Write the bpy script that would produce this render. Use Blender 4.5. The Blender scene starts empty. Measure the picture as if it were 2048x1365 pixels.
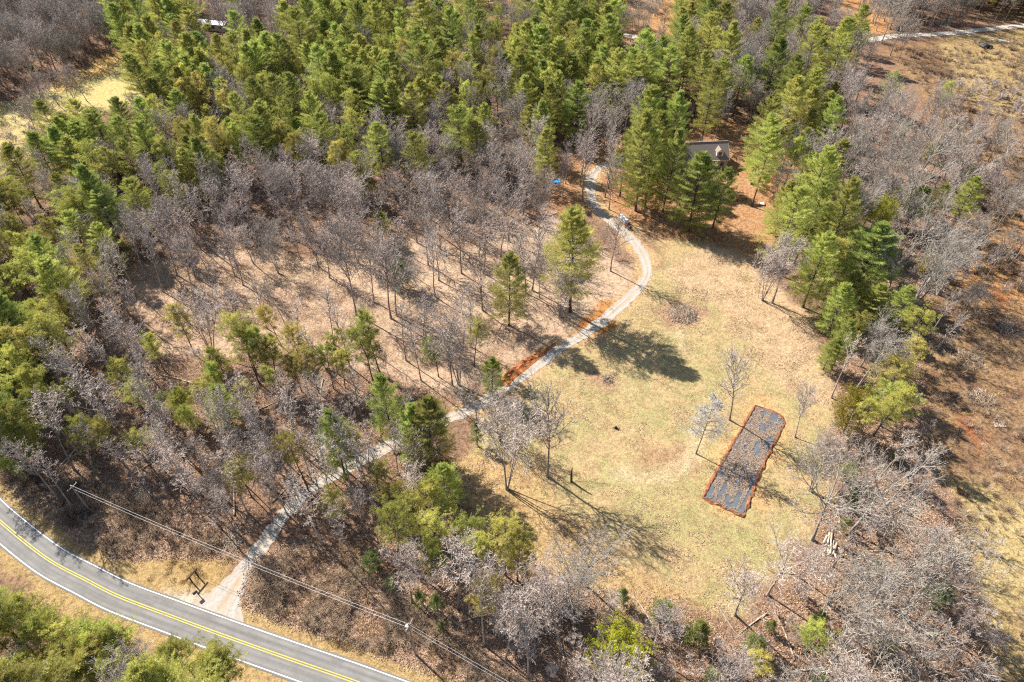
import bpy, math, random
import numpy as np
from mathutils import Vector, Matrix

random.seed(7); RNG = np.random.default_rng(11)
PI = math.pi; R = math.radians
S = bpy.context.scene; COL = S.collection

# ------------------------------------------------------------------ camera
CAM_H = 110.0; PITCH = R(43.7); FPX = 1365.0            # drone height (m), tilt below horizontal, focal length in photo pixels
cam_d = bpy.data.cameras.new('camera'); cam = bpy.data.objects.new('camera', cam_d); COL.objects.link(cam)
cam.location = (0, 0, CAM_H); cam.rotation_euler = (PI/2 - PITCH, 0, 0)
cam_d.sensor_width = 36.0; cam_d.lens = 36.0*FPX/2048.0; cam_d.clip_start = 0.5; cam_d.clip_end = 9000
S.camera = cam

# ------------------------------------------------------------------ sky, sun, exposure
SUN_EL = R(40.0); SHADOW_AZ = R(-40.0)                  # shadows run towards +x, -y
sun_h = Vector((-math.cos(SHADOW_AZ), -math.sin(SHADOW_AZ), 0))
sun_dir = (sun_h*math.cos(SUN_EL) + Vector((0, 0, math.sin(SUN_EL)))).normalized()
W = bpy.data.worlds.new('World'); S.world = W; W.use_nodes = True
nt = W.node_tree; bg = nt.nodes['Background']
sky = nt.nodes.new('ShaderNodeTexSky'); sky.sky_type = 'NISHITA'; sky.sun_disc = False
sky.sun_elevation = SUN_EL; sky.sun_rotation = math.atan2(sun_h.x, sun_h.y)
sky.altitude = 300; sky.air_density = 1.0; sky.dust_density = 1.0; sky.ozone_density = 1.2
nt.links.new(sky.outputs['Color'], bg.inputs['Color']); bg.inputs['Strength'].default_value = 0.08
sl = bpy.data.lights.new('sun', 'SUN'); so = bpy.data.objects.new('sun', sl); COL.objects.link(so)
sl.energy = 5.0; sl.angle = R(0.53); sl.color = (1.0, 0.945, 0.85)
so.rotation_euler = (-sun_dir).to_track_quat('-Z', 'Y').to_euler(); so.location = (-100, 100, 300)
S.view_settings.view_transform = 'Standard'; S.view_settings.look = 'None'
S.view_settings.exposure = 1.28; S.view_settings.gamma = 1.0; S.view_settings.use_curve_mapping = False
S.cycles.max_bounces = 4; S.cycles.diffuse_bounces = 2; S.cycles.transmission_bounces = 3; S.cycles.use_denoising = False; S.cycles.filter_width = 1.2; S.cycles.debug_use_spatial_splits = True

# ------------------------------------------------------------------ projection helpers
cP, sP = math.cos(PITCH), math.sin(PITCH)
def at(px, py, z=0.0):                                  # photo pixel -> point at height z
    u = (px-1024)/FPX; v = (682.5-py)/FPX
    d = np.array([u, cP+v*sP, -sP+v*cP]); t = (CAM_H-z)/-d[2]
    return (d[0]*t, d[1]*t)
def proj(x, y, z):                                      # world -> photo pixel (arrays ok)
    dz = z-CAM_H; f = y*cP - dz*sP; up = y*sP + dz*cP
    return 1024+FPX*x/f, 682.5-FPX*up/f, f
def height_of(base, top):
    bx, by = at(*base); u = (top[0]-1024)/FPX; v = (682.5-top[1])/FPX
    d = np.array([u, cP+v*sP, -sP+v*cP]); s = (bx*d[0]+by*d[1])/(d[0]**2+d[1]**2)
    return CAM_H + s*d[2]
def gz(x, y):                                           # gentle lie of the land
    return 0.30*np.sin(x/31.0+1.3)*np.cos(y/37.0) + 0.22*np.sin(x/17.0+y/23.0)

_vn = RNG.random((256, 256))
def vnoise(x, y, s):
    x = np.asarray(x)/s + 1000; y = np.asarray(y)/s + 1000
    xi = np.floor(x).astype(int); yi = np.floor(y).astype(int); fx = x-xi; fy = y-yi
    fx = fx*fx*(3-2*fx); fy = fy*fy*(3-2*fy); a = _vn
    g = lambda i, j: a[(xi+i) % 256, (yi+j) % 256]
    return (g(0,0)*(1-fx)+g(1,0)*fx)*(1-fy) + (g(0,1)*(1-fx)+g(1,1)*fx)*fy
def inpoly(px, py, poly):
    poly = np.asarray(poly, float); ins = np.zeros(np.shape(px), bool); n = len(poly); j = n-1
    for i in range(n):
        xi, yi = poly[i]; xj, yj = poly[j]
        c = ((yi > py) != (yj > py)) & (px < (xj-xi)*(py-yi)/((yj-yi) if yj != yi else 1e-9)+xi)
        ins ^= c; j = i
    return ins
def spline(pts, step=1.0):                              # Catmull-Rom through ground points, resampled
    P = [np.array(p, float) for p in pts]; P = [2*P[0]-P[1]] + P + [2*P[-1]-P[-2]]; out = []
    for i in range(1, len(P)-2):
        a, b, c, d = P[i-1:i+3]; n = max(2, int(np.linalg.norm(c-b)/step))
        for k in range(n):
            t = k/n
            out.append(0.5*((2*b)+(-a+c)*t+(2*a-5*b+4*c-d)*t*t+(-a+3*b-3*c+d)*t**3))
    out.append(P[-2]); return np.array(out)
def dist_to(x, y, line):
    x = np.asarray(x, float); y = np.asarray(y, float); best = np.full(x.shape, 1e9)
    for p in line[::2]:
        best = np.minimum(best, (x-p[0])**2+(y-p[1])**2)
    return np.sqrt(best)

# ------------------------------------------------------------------ object helpers
def tag(o, label=None, cat=None, group=None, kind=None):
    if label: o['label'] = label
    if cat: o['category'] = cat
    if group: o['group'] = group
    if kind: o['kind'] = kind
    return o
def link(name, me, parent=None):
    o = bpy.data.objects.new(name, me); COL.objects.link(o)
    if parent: o.parent = parent
    return o
def empty(name, loc, rz=0):
    o = bpy.data.objects.new(name, None); COL.objects.link(o); o.location = loc; o.rotation_euler = (0, 0, rz)
    o.empty_display_size = 0.3
    return o
def np_mesh(name, V, T, mats, mi=None, smooth=False):   # triangles from arrays
    me = bpy.data.meshes.new(name); V = np.asarray(V, np.float32); T = np.asarray(T, np.int32); n = len(T)
    me.vertices.add(len(V)); me.vertices.foreach_set('co', V.ravel())
    me.loops.add(n*3); me.loops.foreach_set('vertex_index', T.ravel())
    me.polygons.add(n); me.polygons.foreach_set('loop_start', np.arange(0, n*3, 3, dtype=np.int32))
    me.polygons.foreach_set('loop_total', np.full(n, 3, np.int32))
    if mi is not None: me.polygons.foreach_set('material_index', np.asarray(mi, np.int32))
    if smooth: me.polygons.foreach_set('use_smooth', np.ones(n, bool))
    for m in mats: me.materials.append(m)
    me.update(calc_edges=True); return me
class MB:                                               # small hand-built meshes
    def __init__(s): s.v = []; s.f = []
    def poly(s, pts):
        b = len(s.v); s.v += [tuple(p) for p in pts]; s.f.append(tuple(range(b, b+len(pts)))); return s
    def box(s, c, d, rz=0, tilt=0):
        cx, cy, cz = c; hx, hy, hz = d[0]/2, d[1]/2, d[2]/2; b = len(s.v); M = Matrix.Rotation(rz, 3, 'Z') @ Matrix.Rotation(tilt, 3, 'Y')
        for x, y, z in ((-hx,-hy,-hz),(hx,-hy,-hz),(hx,hy,-hz),(-hx,hy,-hz),(-hx,-hy,hz),(hx,-hy,hz),(hx,hy,hz),(-hx,hy,hz)):
            q = M @ Vector((x, y, z)); s.v.append((q.x+cx, q.y+cy, q.z+cz))
        for f in ((0,3,2,1),(4,5,6,7),(0,1,5,4),(1,2,6,5),(2,3,7,6),(3,0,4,7)): s.f.append(tuple(b+i for i in f))
        return s
    def prism(s, prof, x0, x1, axis='x'):               # profile (a,z) extruded along an axis
        b = len(s.v); n = len(prof)
        for xx in (x0, x1):
            for a, z in prof: s.v.append((xx, a, z) if axis == 'x' else (a, xx, z))
        s.f.append(tuple(b+i for i in range(n))[::-1]); s.f.append(tuple(b+n+i for i in range(n)))
        for i in range(n): j = (i+1) % n; s.f.append((b+i, b+j, b+n+j, b+n+i))
        return s
    def tube(s, p0, p1, r0, r1=None, k=8):
        r1 = r0 if r1 is None else r1; p0 = Vector(p0); p1 = Vector(p1); d = (p1-p0).normalized()
        u = d.orthogonal().normalized(); w = d.cross(u); b = len(s.v)
        for p, r in ((p0, r0), (p1, r1)):
            for i in range(k):
                a = 2*PI*i/k; q = p+u*(r*math.cos(a))+w*(r*math.sin(a)); s.v.append(tuple(q))
        for i in range(k): j = (i+1) % k; s.f.append((b+i, b+j, b+k+j, b+k+i))
        s.f.append(tuple(b+i for i in range(k))[::-1]); s.f.append(tuple(b+k+i for i in range(k))); return s
    def build(s, name, m, parent=None, smooth=False):
        me = bpy.data.meshes.new(name); me.from_pydata(s.v, [], s.f); me.materials.append(m)
        if smooth:
            for p in me.polygons: p.use_smooth = True
        return link(name, me, parent)

# ------------------------------------------------------------------ materials
def new_mat(name):
    m = bpy.data.materials.new(name); m.use_nodes = True; t = m.node_tree; t.nodes.clear()
    o = t.nodes.new('ShaderNodeOutputMaterial'); b = t.nodes.new('ShaderNodeBsdfPrincipled'); t.links.new(b.outputs[0], o.inputs['Surface'])
    return m, t, b, o
def N(t, kind, **kw):
    n = t.nodes.new(kind)
    for k, v in kw.items():
        if k in n.inputs.keys(): n.inputs[k].default_value = v
        else: setattr(n, k, v)
    return n
def c4(c): return (c[0], c[1], c[2], 1)
def noise_mat(name, c1, c2, scale=3.0, rough=0.9, bump=0.3, detail=5, coord='Object', rnd=0.0, metal=0.0, stretch=None, spec=0.3, lo=0.35, hi=0.65):
    m, t, b, o = new_mat(name); src = N(t, 'ShaderNodeNewGeometry').outputs['Position'] if coord == 'World' else N(t, 'ShaderNodeTexCoord').outputs[coord]
    if stretch:
        mp = N(t, 'ShaderNodeMapping'); mp.inputs['Scale'].default_value = stretch; t.links.new(src, mp.inputs['Vector']); src = mp.outputs[0]
    n = N(t, 'ShaderNodeTexNoise', Scale=scale, Detail=detail, Roughness=0.65); t.links.new(src, n.inputs['Vector'])
    r = N(t, 'ShaderNodeValToRGB'); r.color_ramp.elements[0].position = lo; r.color_ramp.elements[1].position = hi
    r.color_ramp.elements[0].color = c4(c1); r.color_ramp.elements[1].color = c4(c2); t.links.new(n.outputs['Fac'], r.inputs['Fac'])
    out = r.outputs['Color']
    if rnd:
        oi = N(t, 'ShaderNodeObjectInfo'); mr = N(t, 'ShaderNodeMapRange'); mr.inputs['To Min'].default_value = 1-rnd; mr.inputs['To Max'].default_value = 1+rnd
        t.links.new(oi.outputs['Random'], mr.inputs['Value'])
        hs = N(t, 'ShaderNodeHueSaturation'); t.links.new(mr.outputs[0], hs.inputs['Value']); t.links.new(out, hs.inputs['Color']); out = hs.outputs[0]
    t.links.new(out, b.inputs['Base Color']); b.inputs['Roughness'].default_value = rough; b.inputs['Metallic'].default_value = metal
    b.inputs['Specular IOR Level'].default_value = spec
    if bump:
        bp = N(t, 'ShaderNodeBump', Strength=bump, Distance=0.05); t.links.new(n.outputs['Fac'], bp.inputs['Height']); t.links.new(bp.outputs[0], b.inputs['Normal'])
    return m
def leaf_mat(name, c1, c2, scale=0.6, trans=0.3, rnd=0.2, hue=0.03):
    # needles / leaves: some light passes through; hue differs from clump to clump and from tree to tree
    m, t, b, o = new_mat(name); t.nodes.remove(b)
    tc = N(t, 'ShaderNodeTexCoord'); n = N(t, 'ShaderNodeTexNoise', Scale=scale, Detail=4.0, Roughness=0.7); t.links.new(tc.outputs['Object'], n.inputs['Vector'])
    r = N(t, 'ShaderNodeValToRGB'); r.color_ramp.elements[0].position = 0.35; r.color_ramp.elements[1].position = 0.65
    r.color_ramp.elements[0].color = c4(c1); r.color_ramp.elements[1].color = c4(c2); t.links.new(n.outputs['Fac'], r.inputs['Fac'])
    oi = N(t, 'ShaderNodeObjectInfo')
    mv = N(t, 'ShaderNodeMapRange'); mv.inputs['To Min'].default_value = 1-rnd; mv.inputs['To Max'].default_value = 1+rnd; t.links.new(oi.outputs['Random'], mv.inputs['Value'])
    wn = N(t, 'ShaderNodeTexWhiteNoise', noise_dimensions='1D'); t.links.new(oi.outputs['Random'], wn.inputs['W'])
    mh = N(t, 'ShaderNodeMapRange'); mh.inputs['To Min'].default_value = 0.5-hue; mh.inputs['To Max'].default_value = 0.5+hue*0.6; t.links.new(wn.outputs['Value'], mh.inputs['Value'])
    hs = N(t, 'ShaderNodeHueSaturation'); t.links.new(mv.outputs[0], hs.inputs['Value']); t.links.new(mh.outputs[0], hs.inputs['Hue']); t.links.new(r.outputs[0], hs.inputs['Color'])
    d = N(t, 'ShaderNodeBsdfDiffuse'); tr = N(t, 'ShaderNodeBsdfTranslucent'); mx = N(t, 'ShaderNodeMixShader', Fac=trans)
    t.links.new(hs.outputs[0], d.inputs['Color']); t.links.new(hs.outputs[0], tr.inputs['Color'])
    t.links.new(d.outputs[0], mx.inputs[1]); t.links.new(tr.outputs[0], mx.inputs[2]); t.links.new(mx.outputs[0], o.inputs['Surface'])
    return m
M = {}
M['pine_bark'] = noise_mat('pine_bark', (0.06,0.045,0.038), (0.13,0.10,0.085), 2.5, 0.95, 0.6, stretch=(3,3,0.6), rnd=0.25)
M['bark'] = noise_mat('hardwood_bark', (0.17,0.14,0.12), (0.40,0.34,0.30), 1.6, 0.95, 0.6, stretch=(3,3,0.7), rnd=0.25)
M['pale_bark'] = noise_mat('pale_bark', (0.20,0.18,0.155), (0.42,0.38,0.335), 1.2, 0.95, 0.4, stretch=(3,3,0.7), rnd=0.2)
M['twig'] = noise_mat('grey_twigs', (0.26,0.205,0.175), (0.55,0.455,0.395), 0.5, 0.95, 0, rnd=0.36)
M['pale_twig'] = noise_mat('pale_twigs', (0.24,0.205,0.17), (0.44,0.38,0.315), 0.5, 0.95, 0, rnd=0.2)
M['dead_twig'] = noise_mat('bleached_twigs', (0.38,0.365,0.345), (0.56,0.545,0.525), 0.5, 0.95, 0)
M['white_needles'] = leaf_mat('soft_pine_needles', (0.26,0.305,0.08), (0.56,0.575,0.165), 0.5, 0.42, 0.28, 0.035)
M['olive_needles'] = leaf_mat('scrub_pine_needles', (0.28,0.295,0.075), (0.58,0.56,0.145), 0.45, 0.42, 0.28, 0.035)
M['bush_leaves'] = leaf_mat('evergreen_leaves', (0.13,0.17,0.055), (0.28,0.32,0.10), 0.8, 0.35, 0.25, 0.03)
M['bright_leaves'] = leaf_mat('bright_leaves', (0.31,0.33,0.035), (0.52,0.50,0.06), 0.7, 0.35, 0.1, 0.01)
M['cedar_leaves'] = leaf_mat('cedar_leaves', (0.16,0.15,0.025), (0.32,0.25,0.045), 0.7, 0.3, 0.1, 0.01)
M['brush'] = noise_mat('dry_brush', (0.24,0.165,0.115), (0.50,0.375,0.255), 0.7, 0.95, 0, rnd=0.3)
M['gold_grass'] = noise_mat('gold_grass', (0.30,0.205,0.095), (0.54,0.40,0.19), 0.35, 0.95, 0, coord='World', rnd=0.2)
M['deadwood'] = noise_mat('deadwood', (0.20,0.15,0.11), (0.44,0.35,0.27), 1.5, 0.95, 0.4, rnd=0.25)
M['log_end'] = noise_mat('cut_log', (0.34,0.27,0.195), (0.54,0.46,0.36), 2.0, 0.9, 0.3, rnd=0.15)
M['metal'] = noise_mat('grey_metal', (0.35,0.36,0.37), (0.55,0.56,0.57), 3, 0.45, 0, metal=0.6)
M['wire'] = noise_mat('aluminium_wire', (0.62,0.60,0.60), (0.75,0.72,0.72), 1, 0.5, 0)
M['pole'] = noise_mat('weathered_pole', (0.22,0.17,0.14), (0.36,0.29,0.245), 2.5, 0.95, 0.4, stretch=(4,4,0.5))
M['black_wood'] = noise_mat('dark_stained_wood', (0.012,0.010,0.009), (0.03,0.025,0.022), 4, 0.85, 0.2)
M['white_paint'] = noise_mat('white_paint', (0.68,0.68,0.67), (0.80,0.80,0.79), 2, 0.6, 0)

# ground: two tones and a patch tone per place, mixed by noise
m, t, b, o = new_mat('ground_cover'); M['ground'] = m
pos = N(t, 'ShaderNodeNewGeometry').outputs['Position']
aL = N(t, 'ShaderNodeAttribute', attribute_name='tone_light').outputs['Color']
aD = N(t, 'ShaderNodeAttribute', attribute_name='tone_dark').outputs['Color']
aP = N(t, 'ShaderNodeAttribute', attribute_name='tone_patch').outputs['Color']
def nz(scale, detail, rough=0.7, dist=0.0):
    n = N(t, 'ShaderNodeTexNoise', Scale=scale, Detail=detail, Roughness=rough, Distortion=dist); t.links.new(pos, n.inputs['Vector']); return n.outputs['Fac']
def ramp(fac, a, c):
    r = N(t, 'ShaderNodeMapRange'); r.inputs['From Min'].default_value = a; r.inputs['From Max'].default_value = c; t.links.new(fac, r.inputs['Value']); return r.outputs[0]
def mix(fac, A, Bc):
    x = N(t, 'ShaderNodeMix', data_type='RGBA'); t.links.new(fac, x.inputs['Factor']); t.links.new(A, x.inputs['A']); t.links.new(Bc, x.inputs['B']); return x.outputs['Result']
fine = nz(1.3, 9, 0.8, 0.6); mid = nz(0.16, 6, 0.65, 0.8); big = nz(0.045, 5, 0.6, 1.0); grit = nz(7.0, 3, 0.8)
colr = mix(ramp(mid, 0.40, 0.66), aL, aP)
colr = mix(ramp(big, 0.50, 0.72), colr, aP)
colr = mix(ramp(fine, 0.44, 0.62), colr, aD)
g2 = N(t, 'ShaderNodeMapRange'); g2.inputs['To Min'].default_value = 0.6; g2.inputs['To Max'].default_value = 1.4; g2.inputs['From Min'].default_value = 0.3; g2.inputs['From Max'].default_value = 0.7; t.links.new(grit, g2.inputs['Value'])
hs = N(t, 'ShaderNodeHueSaturation'); t.links.new(colr, hs.inputs['Color']); t.links.new(g2.outputs[0], hs.inputs['Value'])
t.links.new(hs.outputs[0], b.inputs['Base Color']); b.inputs['Roughness'].default_value = 1.0; b.inputs['Specular IOR Level'].default_value = 0.05
bp = N(t, 'ShaderNodeBump', Strength=0.8, Distance=0.35); t.links.new(fine, bp.inputs['Height'])
bp2 = N(t, 'ShaderNodeBump', Strength=0.6, Distance=0.12); t.links.new(grit, bp2.inputs['Height']); t.links.new(bp.outputs[0], bp2.inputs['Normal']); t.links.new(bp2.outputs[0], b.inputs['Normal'])

# ------------------------------------------------------------------ lines on the ground (photo pixels of things lying on it)
G = lambda pts: [at(*p) for p in pts]
ROAD = spline(G([(-260,760),(-120,912),(-50,993),(0,1043),(92,1116),(171,1159),(239,1193),(342,1232),(444,1270),(581,1319),(697,1360),(860,1420),(1100,1500)]), 1.0)
DRIVE_PX = [(432,1228),(462,1184),(500,1126),(548,1058),(592,1006),(650,962),(740,912),(820,872),(895,838),(945,814),(1000,778),(1060,737),(1130,690),(1200,645),(1262,592),(1293,553),(1288,515),(1262,478),(1225,447),(1192,415),(1180,375),(1196,338),(1240,322),(1300,316),(1345,312)]
DRIVE = spline(G(DRIVE_PX), 0.5)
LANE = spline(G([(560,-25),(700,-4),(880,13),(1000,30),(1130,50),(1250,70),(1370,97),(1470,116),(1580,118),(1680,96),(1780,73),(1900,66),(2048,52),(2300,30)]), 1.5)
HOUSE_C = at(1415, 322)

# ------------------------------------------------------------------ ground sheet
def axis(lo, hi, step, far):
    core = np.arange(lo, hi+step, step); a = []; s = step; x = lo
    while x > -far: s *= 1.35; x -= s; a.append(x)
    c = []; s = step; x = core[-1]
    while x < far: s *= 1.35; x += s; c.append(x)
    return np.concatenate([a[::-1], core, c])
gx = axis(-270, 270, 0.9, 4200); gy = axis(18, 400, 0.9, 4200)
X, Y = np.meshgrid(gx, gy); fx, fy = X.ravel(), Y.ravel()
wob = lambda s, k: (vnoise(fx+k, fy, s)-0.5)
jx = fx + 5*wob(7, 0) + 2.0*wob(2.2, 90); jy = fy + 5*wob(7, 300) + 2.0*wob(2.2, 500)
front = fy > 5
with np.errstate(all='ignore'):
    qx, qy, qf = proj(jx, jy, 0.0)
qx = np.where((qf > 1) & front, qx, -9e5); qy = np.where((qf > 1) & front, qy, -9e5)
n = len(fx)
L0 = np.tile((0.27,0.165,0.105), (n,1)); D0 = np.tile((0.105,0.062,0.045), (n,1)); P0 = np.tile((0.35,0.215,0.14), (n,1))   # leaf litter under the woods
def zone(mask, l, d, p): L0[mask] = l; D0[mask] = d; P0[mask] = p
poly = lambda pts: inpoly(qx, qy, pts)
meadow = poly([(235,560),(300,520),(420,500),(520,500),(640,510),(720,480),(830,470),(900,500),(1000,470),(1110,440),(1180,470),(1215,520),(1270,530),(1240,590),(1170,640),(1080,690),(1010,720),(960,760),(870,780),(740,740),(640,720),(520,690),(430,720),(330,720),(300,660)])
zone(meadow, (0.52,0.355,0.245), (0.34,0.215,0.145), (0.55,0.41,0.265))
field = poly([(1010,790),(1130,715),(1230,650),(1300,580),(1325,540),(1300,480),(1330,470),(1420,478),(1500,515),(1560,600),(1640,640),(1660,740),(1650,860),(1660,1000),(1610,1090),(1540,1170),(1480,1240),(1360,1230),(1250,1190),(1080,1160),(990,1090),(890,990),(900,920),(960,860)])
zone(field, (0.50,0.355,0.185), (0.36,0.24,0.135), (0.37,0.35,0.145))
zone(field & poly([(1420,480),(1510,520),(1560,600),(1640,640),(1670,740),(1640,830),(1560,790),(1490,690),(1420,600),(1330,540)]), (0.52,0.355,0.215), (0.38,0.245,0.145), (0.54,0.40,0.235))
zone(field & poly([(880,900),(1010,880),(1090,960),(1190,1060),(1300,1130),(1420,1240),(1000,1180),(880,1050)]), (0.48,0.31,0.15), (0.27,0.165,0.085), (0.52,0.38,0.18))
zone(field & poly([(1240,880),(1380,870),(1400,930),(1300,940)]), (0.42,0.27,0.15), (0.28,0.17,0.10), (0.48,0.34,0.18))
zone(poly([(1160,300),(1250,270),(1330,260),(1420,240),(1500,250),(1610,320),(1620,420),(1570,490),(1500,520),(1420,485),(1330,475),(1290,470),(1230,440),(1100,420),(1090,330)]), (0.42,0.215,0.105), (0.22,0.105,0.055), (0.48,0.29,0.15))
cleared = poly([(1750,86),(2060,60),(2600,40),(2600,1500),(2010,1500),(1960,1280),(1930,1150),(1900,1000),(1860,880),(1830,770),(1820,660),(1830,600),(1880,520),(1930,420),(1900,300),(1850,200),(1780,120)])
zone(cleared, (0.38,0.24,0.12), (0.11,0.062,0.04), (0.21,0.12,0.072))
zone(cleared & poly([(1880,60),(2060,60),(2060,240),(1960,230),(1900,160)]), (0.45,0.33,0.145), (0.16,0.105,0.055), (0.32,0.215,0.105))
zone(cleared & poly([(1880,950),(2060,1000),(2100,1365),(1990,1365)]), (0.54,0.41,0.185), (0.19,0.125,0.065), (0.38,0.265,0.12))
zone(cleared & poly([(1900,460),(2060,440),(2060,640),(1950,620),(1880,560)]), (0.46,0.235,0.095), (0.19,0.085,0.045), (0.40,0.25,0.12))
for pts in ([(1960,570),(2000,575),(2020,600),(1990,605)], [(1900,835),(1925,835),(1975,885),(1955,895)], [(1860,480),(1900,500),(1890,540)], [(2020,490),(2060,480),(2060,520)]):
    zone(poly(pts) & (vnoise(fx, fy, 1.4) > 0.38), (0.36,0.12,0.05), (0.18,0.06,0.03), (0.40,0.19,0.08))
zone(poly([(-60,230),(60,195),(130,165),(240,118),(300,110),(330,150),(280,200),(200,230),(90,260),(30,330),(10,370),(-60,420)]), (0.56,0.44,0.19), (0.42,0.32,0.145), (0.52,0.45,0.18))
zone(poly([(95,172),(170,135),(245,97),(275,108),(262,122),(190,158),(120,188)]), (0.55,0.34,0.12), (0.33,0.19,0.08), (0.58,0.42,0.16))
zone(poly([(1225,-10),(1350,-10),(1350,85),(1240,80)]), (0.50,0.27,0.12), (0.27,0.14,0.07), (0.45,0.26,0.13))
zone(poly([(1680,-20),(1780,-20),(1790,66),(1690,70)]), (0.48,0.25,0.10), (0.25,0.125,0.06), (0.44,0.24,0.11))
zone(poly([(880,-20),(1010,-20),(1010,22),(900,10)]), (0.52,0.36,0.17), (0.3,0.2,0.1), (0.5,0.36,0.2))
zone(poly([(520,55),(590,60),(580,82),(530,78)]), (0.60,0.44,0.28), (0.42,0.28,0.16), (0.60,0.46,0.3))
dr = dist_to(jx, jy, ROAD)
zone((dr < 22) & poly([(470,1215),(520,1120),(640,1090),(760,1170),(900,1260),(1080,1380),(1080,1500),(700,1400)]), (0.44,0.275,0.135), (0.20,0.125,0.075), (0.36,0.22,0.12))
zone((dr < 15) & poly([(-300,700),(40,960),(200,1060),(330,1090),(470,1100),(480,1130),(420,1215),(200,1140),(-100,980)]), (0.42,0.27,0.125), (0.18,0.11,0.065), (0.33,0.20,0.11))
zone(poly([(255,1112),(350,1095),(440,1100),(478,1128),(440,1200),(395,1205),(330,1180),(240,1140)]), (0.45,0.31,0.135), (0.32,0.21,0.09), (0.43,0.27,0.12))
zone(dr < 6.2, (0.44,0.30,0.135), (0.28,0.18,0.085), (0.48,0.34,0.16))
dd = dist_to(jx, jy, DRIVE)
zone((dd < 3.0) & (qx > 900), (0.52,0.34,0.17), (0.36,0.22,0.11), (0.55,0.40,0.22))
zone((dd < 5.0) & poly([(1150,600),(1220,600),(1230,650),(1150,665)]), (0.50,0.21,0.06), (0.32,0.11,0.035), (0.52,0.27,0.09))
zone(poly([(402,1192),(428,1200),(470,1238),(415,1222),(318,1186),(345,1182)]), (0.62,0.56,0.49), (0.46,0.40,0.33), (0.60,0.54,0.46))
zone(poly([(1395,1000),(1500,800),(1525,802),(1590,845),(1510,1040),(1485,1046)]), (0.52,0.33,0.15), (0.36,0.22,0.10), (0.55,0.40,0.19))
# tyre tracks worn into the field
TRACK = [spline(G(p), 0.7) for p in ([(1395,845),(1380,900),(1345,935),(1290,945),(1235,935)], [(1410,850),(1396,910),(1352,948),(1290,960),(1225,948)], [(1330,610),(1345,640),(1365,690),(1360,700)])]
for tr in TRACK:
    near = dist_to(fx, fy, np.repeat(tr, 2, axis=0)) < 0.62
    L0[near] = (0.60,0.47,0.29); D0[near] = (0.46,0.35,0.21); P0[near] = (0.58,0.45,0.27)
for c in ((1365,632,5.2),(1215,757,2.6)):
    cx_, cy_ = at(c[0], c[1]); near = np.hypot(jx-cx_, jy-cy_) < c[2]
    zone(near, (0.40,0.25,0.16), (0.2,0.12,0.08), (0.46,0.30,0.18))
# soften the borders between the places a little
ny_, nx_ = X.shape
def blur(A):
    A = A.reshape(ny_, nx_, 3).copy()
    for _ in range(2):
        A[1:-1,1:-1] = (A[1:-1,1:-1]*2 + A[:-2,1:-1]+A[2:,1:-1]+A[1:-1,:-2]+A[1:-1,2:])/6
    return A.reshape(-1, 3)
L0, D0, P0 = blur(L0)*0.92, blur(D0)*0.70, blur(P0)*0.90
zz = gz(fx, fy)*np.clip(1-(np.hypot(fx, fy-200)-420)/200, 0, 1) + 0.10*(vnoise(fx, fy, 2.3)-0.5)*np.clip((dr-5)/3, 0, 1)*np.clip((dd-2.5)/2, 0, 1)*np.clip((dist_to(fx, fy, LANE)-4)/2, 0, 1)
me = bpy.data.meshes.new('ground'); idx = np.arange(n).reshape(ny_, nx_)
Q = np.stack([idx[:-1,:-1], idx[:-1,1:], idx[1:,1:], idx[1:,:-1]], -1).reshape(-1, 4).astype(np.int32)
me.vertices.add(n); me.vertices.foreach_set('co', np.stack([fx, fy, zz], 1).astype(np.float32).ravel())
me.loops.add(Q.size); me.loops.foreach_set('vertex_index', Q.ravel()); me.polygons.add(len(Q))
me.polygons.foreach_set('loop_start', np.arange(0, Q.size, 4, dtype=np.int32)); me.polygons.foreach_set('loop_total', np.full(len(Q), 4, np.int32))
me.polygons.foreach_set('use_smooth', np.ones(len(Q), bool)); me.update(calc_edges=True)
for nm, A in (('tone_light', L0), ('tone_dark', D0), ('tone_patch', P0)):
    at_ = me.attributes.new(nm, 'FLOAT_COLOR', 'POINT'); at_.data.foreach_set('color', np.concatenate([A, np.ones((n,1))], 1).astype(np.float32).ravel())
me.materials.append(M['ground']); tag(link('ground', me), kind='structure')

# ------------------------------------------------------------------ road, drive, lane
def strip(name, line, offs, zo, m, parent=None, crown=0.0, edge=0.0, widen=None):
    d = np.gradient(line, axis=0); d /= np.linalg.norm(d, axis=1)[:,None]; nrm = np.stack([-d[:,1], d[:,0]], 1)
    k = len(offs); V = []
    for i, p in enumerate(line):
        w = widen(i/len(line)) if widen else 1.0
        for j, o_ in enumerate(offs):
            e = edge*(vnoise(p[0]*1.0+j*50, p[1], 0.8)-0.5)*2 if j in (0, k-1) else 0
            q = p + nrm[i]*(o_*w+e); V.append((q[0], q[1], float(gz(q[0], q[1]))+zo+(crown*(1-abs(o_)/max(abs(offs[0]), 1e-6)) if crown else 0)))
    F = [(i*k+j, i*k+j+1, (i+1)*k+j+1, (i+1)*k+j) for i in range(len(line)-1) for j in range(k-1)]
    F = [f[::-1] for f in F]
    me = bpy.data.meshes.new(name); me.from_pydata(V, [], F); me.materials.append(m)
    # distance along and across, for wheel tracks
    uv = me.uv_layers.new(name='along'); arr = []
    for f in F:
        for vi in f: arr += [vi//k*1.0, offs[vi % k]]
    uv.data.foreach_set('uv', np.array(arr, np.float32))
    me.update(); return link(name, me, parent)
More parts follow.
